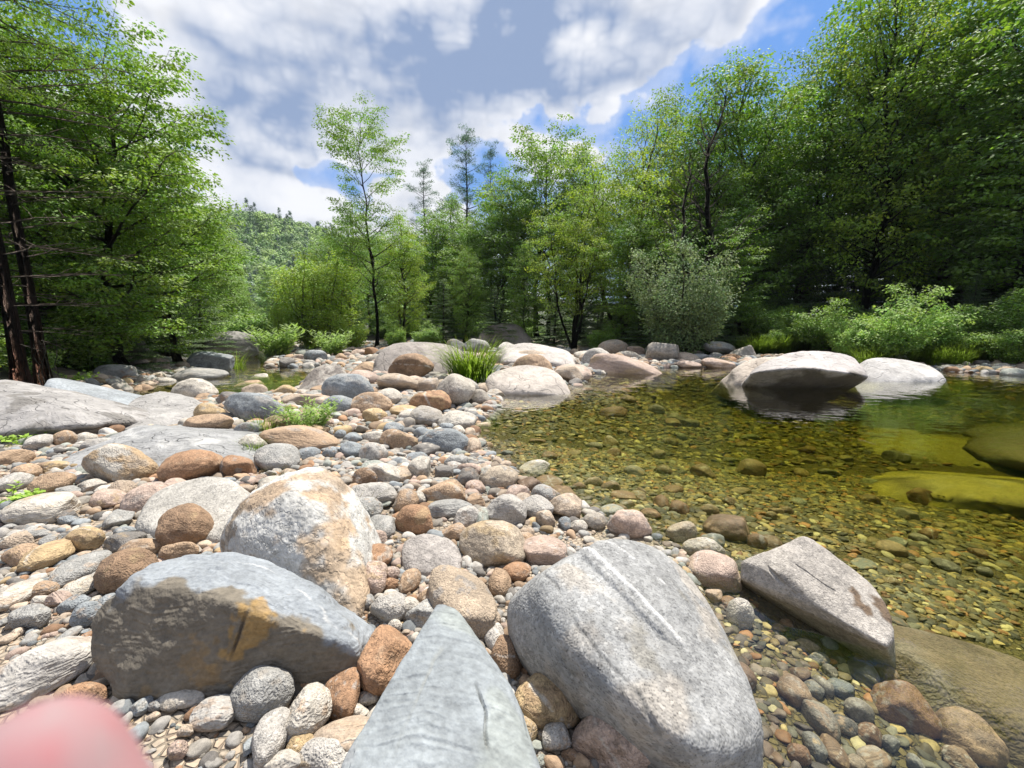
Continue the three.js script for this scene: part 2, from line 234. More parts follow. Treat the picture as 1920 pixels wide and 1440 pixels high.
const HULL = {ridge:[[0.443,0.595,-1.98],[0.642,0.543,-2.03],[0.209,0.536,-1.86],[0.112,0.516,-1.76],[-0.035,0.217,-1.98],[-0.05,0.138,-1.82],[0.1,0.08,-1.6],[0.322,0.094,-1.44],[0.533,0.102,-1.3],[0.706,0.141,-1.18],[0.838,0.23,-1.22],[0.886,0.256,-1.29],[0.95,0.229,-1.5],[0.988,0.25,-1.87],[0.869,0.393,-2.08],[0.141,0.494,-1.62],[0.203,0.453,-1.5],[0.296,0.402,-1.35],[0.39,0.364,-1.22],[0.497,0.329,-1.12],[0.1,-0.2,-1.9],[0.55,-0.25,-1.4],[0.9,-0.25,-1.25],[0.9,-0.2,-2.1],[0.4,-0.2,-2.3]],
block:[[-1.692,0.247,-1.56],[-1.728,0.365,-1.62],[-1.617,0.538,-1.64],[-1.598,0.545,-1.72],[-1.541,0.523,-1.86],[-1.333,0.52,-1.9],[-1.111,0.461,-1.9],[-0.858,0.371,-1.83],[-0.702,0.288,-1.76],[-0.626,0.259,-1.68],[-0.611,0.238,-1.62],[-1.392,0.512,-1.6],[-1.254,0.523,-1.6],[-1.159,0.501,-1.575],[-1.064,0.466,-1.57],[-1.006,0.385,-1.57],[-0.934,0.331,-1.58],[-0.807,0.283,-1.6],[-1.55,0.16,-1.46],[-1.291,0.168,-1.48],[-1.11,0.173,-1.55],[-0.711,0.172,-1.62],[-1.25,-0.1,-1.55],[-0.6,-0.1,-1.6],[-0.6,0,-2],[-1.2,0,-2]],
wedge:[[-0.279,0.509,-1.55],[-0.217,0.486,-1.55],[-0.355,0.461,-1.37],[-0.368,0.429,-1.22],[-0.41,0.399,-1.08],[-0.439,0.38,-0.96],[-0.197,0.43,-1.48],[-0.102,0.397,-1.44],[0.004,0.338,-1.33],[0.0,0.326,-1.22],[0.068,0.329,-1.12],[0.105,0.323,-0.98],[-0.202,0.374,-0.87],[-0.013,0.347,-0.89],[-0.42,-0.1,-1.1],[0.12,-0.1,-1.05],[-0.25,-0.1,-1.62],[0.05,-0.05,-1.45],[-0.3,0.1,-0.75],[0.1,0.1,-0.75]],
lichen:[[-1.793,0.276,-2.4],[-1.716,0.483,-2.42],[-1.558,0.646,-2.45],[-1.372,0.702,-2.42],[-1.416,0.707,-2.66],[-1.302,0.737,-2.75],[-1.128,0.664,-2.75],[-1.038,0.535,-2.7],[-0.987,0.465,-2.5],[-0.891,0.384,-2.35],[-0.78,0.242,-2.1],[-0.718,0.109,-1.95],[-1.195,0.676,-2.3],[-1.03,0.558,-2.25],[-1.472,0.558,-2.25],[-1.516,0.302,-2.15],[-1.5,-0.1,-2.2],[-0.7,-0.1,-1.85],[-0.8,-0.1,-2.9],[-1.6,0,-2.7]],
angular:[[1.421,0.135,-2.5],[1.577,0.202,-2.48],[1.815,0.303,-2.5],[1.92,0.232,-2.45],[2.009,0.16,-2.35],[2.055,0.116,-2.25],[1.999,0.074,-2.08],[1.929,0.035,-1.98],[1.833,0.012,-1.92],[1.564,0.166,-2.3],[1.62,0.11,-2.2],[1.666,0.072,-2.1],[1.743,0.056,-2.03],[1.413,0.035,-2.46],[1.58,-0.2,-2.75],[1.95,-0.2,-2.3],[2.0,-0.25,-2.0],[1.9,-0.25,-2.7],[2.1,-0.25,-2.3]],
slabrock:[[6.586,0.574,-11.6],[6.925,0.698,-11.9],[7.765,0.951,-12.2],[9.113,1.01,-12.6],[10.017,0.921,-12.5],[10.245,0.524,-12.2],[9.929,0.311,-11.6],[6.145,0.486,-11.0],[6.977,0.609,-10.7],[7.979,0.578,-10.6],[9.289,0.386,-10.9],[7.2,-0.6,-12.6],[9.5,-0.6,-12.5],[10,-0.6,-13.5],[6.9,-0.6,-13.5]],
slabtail:[[6.54,0.458,-12.6],[7.233,0.717,-13],[8.243,0.82,-13.2],[8.912,0.704,-13.2],[6.389,0.092,-12.2],[7.139,0.02,-11.8],[6.3,-0.5,-12.2],[8.8,-0.5,-12.5],[8.5,-0.5,-14],[6.5,-0.5,-14]],
slabright:[[11.584,0.688,-14],[12.327,0.723,-14.3],[13.231,0.634,-14.3],[13.85,0.478,-14],[13.818,0.32,-13.6],[13.464,0.207,-13.2],[11.207,0.051,-13.1],[12.336,0.058,-12.9],[10.8,-0.5,-12.8],[13.8,-0.5,-13],[14,-0.5,-14.8],[11,-0.5,-15]],
poolrock:[[-0.789,0.246,-10.8],[-0.496,0.5,-11.3],[0.369,0.661,-11.8],[1.09,0.574,-11.6],[1.523,0.236,-11.0],[1.552,0.041,-10.6],[-0.597,0.028,-10.5],[0.322,-0.006,-10.2],[1.302,-0.008,-10.3],[-0.8,-0.2,-10.6],[1.6,-0.3,-10.4],[1.4,-0.2,-12],[-0.6,-0.2,-12.2]],
longrock:[[-4.469,0.406,-13.2],[-4.414,0.848,-13.6],[-3.919,1.21,-14],[-3.024,1.239,-14.3],[-1.945,1.118,-14.2],[-1.359,0.797,-13.6],[-4.265,0.15,-12.8],[-2.831,0.12,-12.5],[-1.621,0.188,-12.9],[-4.6,-0.1,-13],[-1.4,-0.1,-13],[-1.6,-0.1,-14.8],[-4.5,-0.1,-15]],
darkgranite:[[-5.503,0.095,-10.8],[-5.366,0.448,-11.1],[-4.979,0.692,-11.2],[-4.451,0.644,-11.1],[-4.219,0.399,-10.9],[-4.176,0.027,-10.6],[-4.685,0.005,-10.3],[-5.282,-0.052,-10.5],[-5.6,-0.2,-10.5],[-4.2,-0.2,-10.5],[-4.3,-0.2,-11.6],[-5.5,-0.2,-11.7]],
pinkrock:[[-0.594,0.673,-17],[-0.218,1.017,-17.5],[0.672,1.113,-18],[1.552,0.942,-17.8],[2.373,0.808,-17.3],[2.615,0.486,-16.6],[1.367,0.414,-15.6],[-0.395,0.458,-15.8],[-0.6,-0.1,-16],[2.7,-0.1,-16],[2.6,-0.1,-18.5],[-0.6,-0.1,-18.5]],
shaded:[[-2.956,0.75,-33.0],[-2.499,1.771,-33.6],[-1.058,2.321,-34.2],[0.635,2.153,-34.2],[1.754,1.068,-33.6],[1.858,0.282,-32.4],[-2.828,0.161,-32.4],[-3.0,0,-32.4],[2.04,0,-32.4],[1.92,0,-36.0],[-2.88,0,-36.0]],
leftslab:[[-7.407,0.852,-5.6],[-7.949,0.888,-6.2],[-7.8,0.828,-6.6],[-7.016,0.737,-6.4],[-6.222,0.612,-6.0],[-5.578,0.458,-5.6],[-5.341,0.345,-5.3],[-5.751,0.335,-5.0],[-6.27,0.302,-4.8],[-5.759,0.532,-5.4],[-6.47,0.57,-5.2],[-7.0,0.0,-5.9],[-5.7,0.0,-5.9],[-5.4,0.1,-7],[-7.4,0.1,-6.8]],
leftback:[[-7.77,0.795,-6.984],[-7.876,0.762,-7.372],[-7.333,0.625,-7.275],[-6.668,0.458,-6.984],[-6.237,0.288,-6.693],[-6.872,0.374,-6.693],[-7.273,0.546,-6.693],[-7.954,0.1,-6.79],[-5.917,0.1,-6.499],[-6.111,0.1,-7.954],[-7.76,0.1,-7.954]],
ridgeslab:[[-6.322,0.189,-6.348],[-6.652,0.277,-6.992],[-6.73,0.453,-7.636],[-6.588,0.464,-7.912],[-5.746,0.356,-7.636],[-5.138,0.223,-6.808],[-5.027,0.127,-6.256],[-5.372,0.114,-5.52],[-5.495,0.228,-6.164],[-5.704,-0.05,-5.704],[-4.508,-0.05,-6.256],[-5.52,-0.05,-8.188],[-6.44,-0.05,-6.9]],
lowslab:[[-4.981,0.167,-4.365],[-5.072,0.231,-4.947],[-5.234,0.227,-5.82],[-4.753,0.228,-5.917],[-3.82,0.232,-5.335],[-2.931,0.217,-4.656],[-2.71,0.202,-4.365],[-2.912,0.21,-4.026],[-3.766,0.217,-4.171],[-4.323,0.173,-3.977],[-3.88,0.42,-4.753],[-4.462,0.1,-4.074],[-2.522,0.1,-4.074],[-3.104,0.1,-6.014],[-5.432,0.1,-5.82]],
granite:[[-2.789,0.232,-2.989],[-2.808,0.294,-3.087],[-2.766,0.329,-3.332],[-2.551,0.372,-3.43],[-2.265,0.383,-3.332],[-2.047,0.338,-3.136],[-1.91,0.275,-2.891],[-1.92,0.2,-2.646],[-2.385,0.188,-2.744],[-2.576,0.222,-2.793],[-2.646,0.05,-2.744],[-1.764,0.05,-2.646],[-1.96,0.05,-3.43],[-2.646,0.05,-3.332]],
widegrey:[[-0.733,0.183,-2.541],[-0.718,0.232,-2.619],[-0.568,0.242,-2.697],[-0.387,0.189,-2.667],[-0.284,0.14,-2.522],[-0.295,0.12,-2.406],[-0.534,0.132,-2.357],[-0.689,0.149,-2.444],[-0.66,-0.05,-2.425],[-0.291,-0.05,-2.377],[-0.339,-0.05,-2.764],[-0.66,-0.05,-2.716]],
tanboulder:[[-0.469,0.258,-2.2],[-0.433,0.276,-2.25],[-0.336,0.232,-2.3],[-0.165,0.164,-2.25],[-0.065,0.175,-2.0],[-0.078,0.16,-1.92],[-0.206,0.174,-1.9],[-0.363,0.218,-2.0],[-0.441,0.227,-2.1],[-0.42,-0.05,-1.95],[-0.08,-0.05,-1.9],[-0.1,-0.05,-2.3],[-0.4,-0.05,-2.3]],
yellowslab:[[5.167,-0.55,-5.732],[6.15,-0.53,-5.939],[6.855,-0.51,-5.623],[7.379,-0.53,-5.198],[6.566,-0.57,-4.592],[5.944,-0.55,-4.837],[5.381,-0.55,-5.161],[4.743,-0.85,-5.408],[6.925,-0.85,-4.642],[9.771,-0.85,-6.551],[6.102,-0.85,-7.269]],
oliveslab:[[6.195,-0.68,-8.046],[7.703,-0.63,-8.599],[9.391,-0.61,-8.433],[8.196,-0.61,-6.76],[7.707,-0.65,-6.48],[6.789,-0.65,-7.122],[6.624,-0.67,-7.577],[5.697,-0.93,-7.893],[8.355,-0.93,-6.599],[13.564,-0.93,-10.906],[8.029,-0.93,-10.662]],
goldslab:[[7.19,-0.71,-9.299],[8.367,-0.68,-9.641],[9.102,-0.68,-9.377],[8.555,-0.71,-8.561],[7.309,-0.71,-8.647],[7.686,-1.03,-9.921],[9.569,-1.03,-9.444],[11.612,-1.03,-11.68],[9.074,-1.03,-11.478]],
darksunk:[[8.685,-0.39,-7.733],[9.539,-0.36,-8.121],[10.565,-0.36,-8.031],[9.279,-0.39,-6.621],[7.437,-0.33,-5.884],[7.439,-0.35,-6.427],[7.578,-0.73,-7.077],[9.121,-0.73,-6.223],[15.769,-0.73,-10.966],[10.788,-0.73,-10.322]],
subslab:[[1.95,-0.07,-1.98],[2.1,-0.08,-2.25],[2.55,-0.13,-2.1],[3.0,-0.17,-1.6],[3.3,-0.22,-1.1],[2.2,-0.13,-1.55],[2.5,-0.17,-1.1],[1.8,-0.4,-1.8],[3.6,-0.5,-1.6],[2.4,-0.5,-1.0],[3.2,-0.5,-0.9],[2.2,-0.5,-2.6]]};
const GREY = [.33, .325, .31], WHITE = [.6, .59, .57];
boulder('ridge', 'ridged_boulder', 'biggest pale grey granite boulder with white ribs beside the shallow pool', 'granite', { tone: [.295, .293, .285], detail: 58, round: 15, lumpAmp: .035, roughAmp: .01, tile: .62, lump: 1.3,
  patches: [{ s: 3, k: 4, th: .12, soft: .25, c: [.4, .35, .29], max: .6 }, { s: 4, k: 14, th: .18, soft: .2, c: [.22, .2, .16], max: .6 }],
  veins: [{ a: [.36, .58, -1.86], b: [.62, .44, -1.5], w: .045, c: WHITE, d: .02, solid: true, seed: 3, warp: .05, reach: .72, max: .75 }, { a: [.30, .56, -1.8], b: [.54, .42, -1.46], w: .13, d: -.05, solid: true, seed: 5, warp: .06, reach: .76 }, { a: [.5, .57, -1.93], b: [.8, .4, -1.6], w: .022, c: WHITE, d: .006, seed: 8, warp: .05, reach: .6, max: .6 }, { a: [.14, .5, -1.72], b: [.4, .33, -1.32], w: .016, d: -.02, c: [.1, .1, .1], seed: 9, warp: .1, reach: .7, max: .7 }] });
boulder('block', 'block_boulder', 'blue-grey block boulder with dark craggy front and ochre stain', 'schist', { tone: [.25, .268, .285], detail: 58, round: 30, lumpAmp: .05, roughAmp: .03, tile: .6, layers: .006,
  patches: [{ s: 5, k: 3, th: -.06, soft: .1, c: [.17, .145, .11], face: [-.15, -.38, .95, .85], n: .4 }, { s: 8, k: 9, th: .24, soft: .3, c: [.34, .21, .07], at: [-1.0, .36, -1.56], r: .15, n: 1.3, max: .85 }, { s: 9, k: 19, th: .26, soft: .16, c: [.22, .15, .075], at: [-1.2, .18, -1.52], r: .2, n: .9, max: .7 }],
  veins: [{ a: [-1.4, .52, -1.8], b: [-1.0, .47, -1.82], w: .02, c: WHITE, seed: 1, warp: .3, reach: .9, max: .6 }, { a: [-.9, .38, -1.72], b: [-.66, .28, -1.7], w: .03, c: WHITE, seed: 4, warp: .4, reach: .93, max: .7 }, { a: [-1.06, .44, -1.57], b: [-1.12, .2, -1.52], w: .03, d: -.05, c: [.08, .06, .045], seed: 6, warp: .08, reach: .9, max: .8 }] });
boulder('wedge', 'wedge_boulder', 'pale grey-green wedge boulder pointing up at the bottom centre', 'schist', { tone: [.24, .26, .27], detail: 58, round: 60, lumpAmp: .018, roughAmp: .010, tile: .7, layers: .003,
  patches: [{ s: 3, k: 5, th: .05, soft: .3, c: [.265, .285, .27], max: .8 }, { s: 2.5, k: 8, th: .2, soft: .2, c: [.3, .31, .315] }],
  veins: [{ a: [-.12, .48, -1.3], b: [-.06, .33, -1.03], w: .02, d: -.06, c: [.16, .165, .16], seed: 2, warp: .12, reach: .9, max: .7 }, { a: [-.3, .56, -1.33], b: [-.33, .42, -1.05], w: .02, c: [.25, .26, .25], d: -.012, seed: 12, warp: .06, reach: .75 }] });
boulder('lichen', 'mottled_boulder', 'white mottled boulder with orange stained crown behind the blue-grey block', 'mottled', { tone: [.5, .485, .45], detail: 58, round: 10, lumpAmp: .06, roughAmp: .022, tile: .75,
  patches: [{ s: 4, k: 2, th: .12, soft: .35, c: [.38, .26, .155], at: [-1.22, .76, -2.5], r: .6, n: 1.1, max: .85 }, { s: 4, k: 7, th: .12, soft: .35, c: [.44, .31, .19], at: [-.72, .3, -2.1], r: .4, n: 1, max: .85 }, { s: 3, k: 17, th: .14, soft: .2, c: [.36, .29, .22], at: [-1.2, .7, -2.8], r: .45, n: .6 }, { s: 9, k: 29, th: .16, soft: .25, c: [.24, .17, .1], at: [-1.72, .42, -2.35], r: .3, n: 1, max: .7 }] });
boulder('angular', 'angular_boulder', 'angular beige boulder with black undercut front standing in the pool edge', 'granite', { tone: [.37, .335, .295], detail: 50, round: 44, lumpAmp: .02, roughAmp: .012, tile: .5,
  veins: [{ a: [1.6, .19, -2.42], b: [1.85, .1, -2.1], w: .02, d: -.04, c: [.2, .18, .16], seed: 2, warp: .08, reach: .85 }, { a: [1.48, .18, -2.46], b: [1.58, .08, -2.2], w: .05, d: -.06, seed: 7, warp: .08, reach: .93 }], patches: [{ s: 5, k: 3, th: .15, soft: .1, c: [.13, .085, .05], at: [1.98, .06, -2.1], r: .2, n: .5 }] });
boulder('subslab', 'sunken_slab', 'brown slab under water continuing the angular boulder toward the corner', 'sandy', { tone: [.15, .112, .06], detail: 36, round: 14, lumpAmp: .03, tile: .6, patches: [{ s: 4, k: 3, th: .0, soft: .3, c: [.19, .16, .11] }, { s: 9, k: 13, th: .1, soft: .2, c: [.1, .075, .035] }] });
boulder('yellowslab', 'sunken_slab', 'long yellow slab lying under water at the right edge', 'schist', { tone: [.4, .34, .11], detail: 30, round: 10, roughAmp: .04, lumpAmp: .05, tile: 1.4, layers: .01, patches: [{ s: 5, k: 3, th: .0, soft: .2, c: [.15, .125, .05] }, { s: 14, k: 8, th: .15, soft: .1, c: [.4, .36, .2], max: .6 }], veins: [{ a: [5, -.5, -4.4], b: [6.2, -.5, -4.6], w: .02, c: [.08, .07, .03], d: -.03, solid: true, seed: 4, warp: .2 }, { a: [5.4, -.5, -4.2], b: [5.5, -.5, -4.9], w: .015, c: [.08, .07, .03], d: -.03, solid: true, seed: 9, warp: .2 }] });
boulder('oliveslab', 'sunken_slab', 'broad cracked olive slab under water behind the long yellow slab', 'schist', { tone: [.3, .26, .09], detail: 26, round: 10, roughAmp: .04, lumpAmp: .05, tile: 1.4, layers: .015, patches: [{ s: 6, k: 3, th: .05, soft: .15, c: [.13, .115, .04] }] });
boulder('goldslab', 'sunken_slab', 'small golden slab under water left of the broad cracked olive slab', 'schist', { tone: [.3, .24, .09], detail: 20, round: 7, roughAmp: .05, lumpAmp: .12, tile: 1.4, layers: .015, patches: [{ s: 6, k: 9, th: .05, soft: .15, c: [.13, .115, .04] }] });
boulder('darksunk', 'sunken_boulder', 'blackish boulder just under the water at the right edge', 'schist', { tone: [.14, .12, .085], detail: 28, round: 6, roughAmp: .05, lumpAmp: .1, tile: 1.4, layers: .02 });
boulder('slabrock', 'flat_boulder', 'large flat-topped pale boulder with shade-darkened wet undercut standing in the pool', 'strata', { tone: [.42, .385, .365], detail: 40, round: 16, lumpAmp: .03, roughAmp: .02, tile: 2.2, layers: .012, patches: [{ s: 3, k: 3, th: -.02, soft: .12, c: [.15, .13, .11], face: [0, -1, .25, .9], n: .35 }] });  // lower faces painted dark: undercut shade put into the colour, plus wet film
boulder('slabtail', 'low_shore_boulder', 'tan low boulder joined to the left end of the flat-topped boulder', 'strata', { tone: [.43, .365, .3], detail: 28, round: 14, lumpAmp: .04, tile: 2.2 });
boulder('slabright', 'tapering_boulder', 'white tapering boulder just right of the flat-topped boulder', 'strata', { tone: [.48, .455, .43], detail: 32, round: 10, lumpAmp: .04, roughAmp: .012, tile: 2.2 });
boulder('poolrock', 'domed_boulder', 'pale domed boulder at the head of the pool below the grass clump', 'strata', { tone: [.44, .385, .335], detail: 36, round: 11, lumpAmp: .04, roughAmp: .016, tile: 1.8, layers: .012 });
boulder('longrock', 'long_boulder', 'long brown-grey boulder behind the rusty rounded boulder in the middle', 'strata', { tone: [.31, .272, .24], detail: 36, round: 11, lumpAmp: .05, roughAmp: .02, tile: 1.8, layers: .014, patches: [{ s: 3, k: 3, th: .1, soft: .2, c: [.2, .17, .15] }] });
boulder('darkgranite', 'rough_boulder', 'rough dark speckled boulder at the right end of the left channel', 'mottled', { tone: [.25, .215, .185], detail: 32, round: 10, lumpAmp: .09, roughAmp: .04, tile: .9, patches: [{ s: 4, k: 3, th: .05, soft: .2, c: [.4, .36, .31] }] });
boulder('pinkrock', 'pink_boulder', 'pale pinkish boulder behind the domed boulder', 'strata', { tone: [.43, .39, .355], detail: 32, round: 12, lumpAmp: .06, tile: 2.4, layers: .02 });
boulder('shaded', 'shaded_boulder', 'big round boulder in tree shade at the forest edge', 'mottled', { tone: [.27, .225, .195], detail: 28, round: 8, lumpAmp: .07, tile: 2.4, patches: [{ s: 4, k: 3, th: .1, soft: .2, c: [.2, .2, .11] }] });
boulder('leftslab', 'overhanging_boulder', 'huge grey boulder overhanging at the left edge below the spruces', 'strata', { tone: [.31, .293, .28], detail: 50, round: 9, lumpAmp: .05, roughAmp: .035, tile: 1.1, layers: .05, patches: [{ s: 5, k: 3, th: .1, soft: .12, c: [.2, .185, .17] }] });
boulder('leftback', 'smooth_boulder', 'smooth blue-grey boulder sloping behind the huge left edge boulder', 'sandy', { tone: [.29, .31, .325], detail: 30, round: 9, lumpAmp: .04, tile: 1.4 });
boulder('ridgeslab', 'sloping_slab', 'sloping grey rock slab between the channel and the low slab', 'strata', { tone: [.3, .285, .27], detail: 44, round: 12, lumpAmp: .07, roughAmp: .035, tile: 1.0, layers: .05 });
boulder('lowslab', 'low_slab', 'long low grey rock slab with pale bands behind the rust-orange stones', 'strata', { tone: [.27, .268, .265], detail: 48, round: 9, lumpAmp: .06, roughAmp: .03, tile: 1.0, layers: .04, veins: [{ a: [-4.2, .45, -4.4], b: [-3, .45, -4.2], w: .05, c: [.5, .49, .47], seed: 2, warp: .3, max: .6 }] });
boulder('granite', 'speckled_boulder', 'pale speckled boulder left of the white mottled boulder', 'mottled', { tone: [.39, .365, .325], detail: 44, round: 9, lumpAmp: .05, roughAmp: .012, tile: .6 });
boulder('widegrey', 'mauve_boulder', 'wide mauve-grey boulder left of the round speckled boulder', 'mottled', { tone: [.31, .28, .255], detail: 40, round: 9, lumpAmp: .06, tile: .5 });
boulder('tanboulder', 'tapered_boulder', 'tan tapered boulder just above the tip of the grey-green wedge', 'sandy', { tone: [.37, .29, .21], detail: 40, round: 11, lumpAmp: .04, tile: .4, layers: .01, patches: [{ s: 4, k: 3, th: .1, soft: .2, c: [.3, .26, .22] }] });

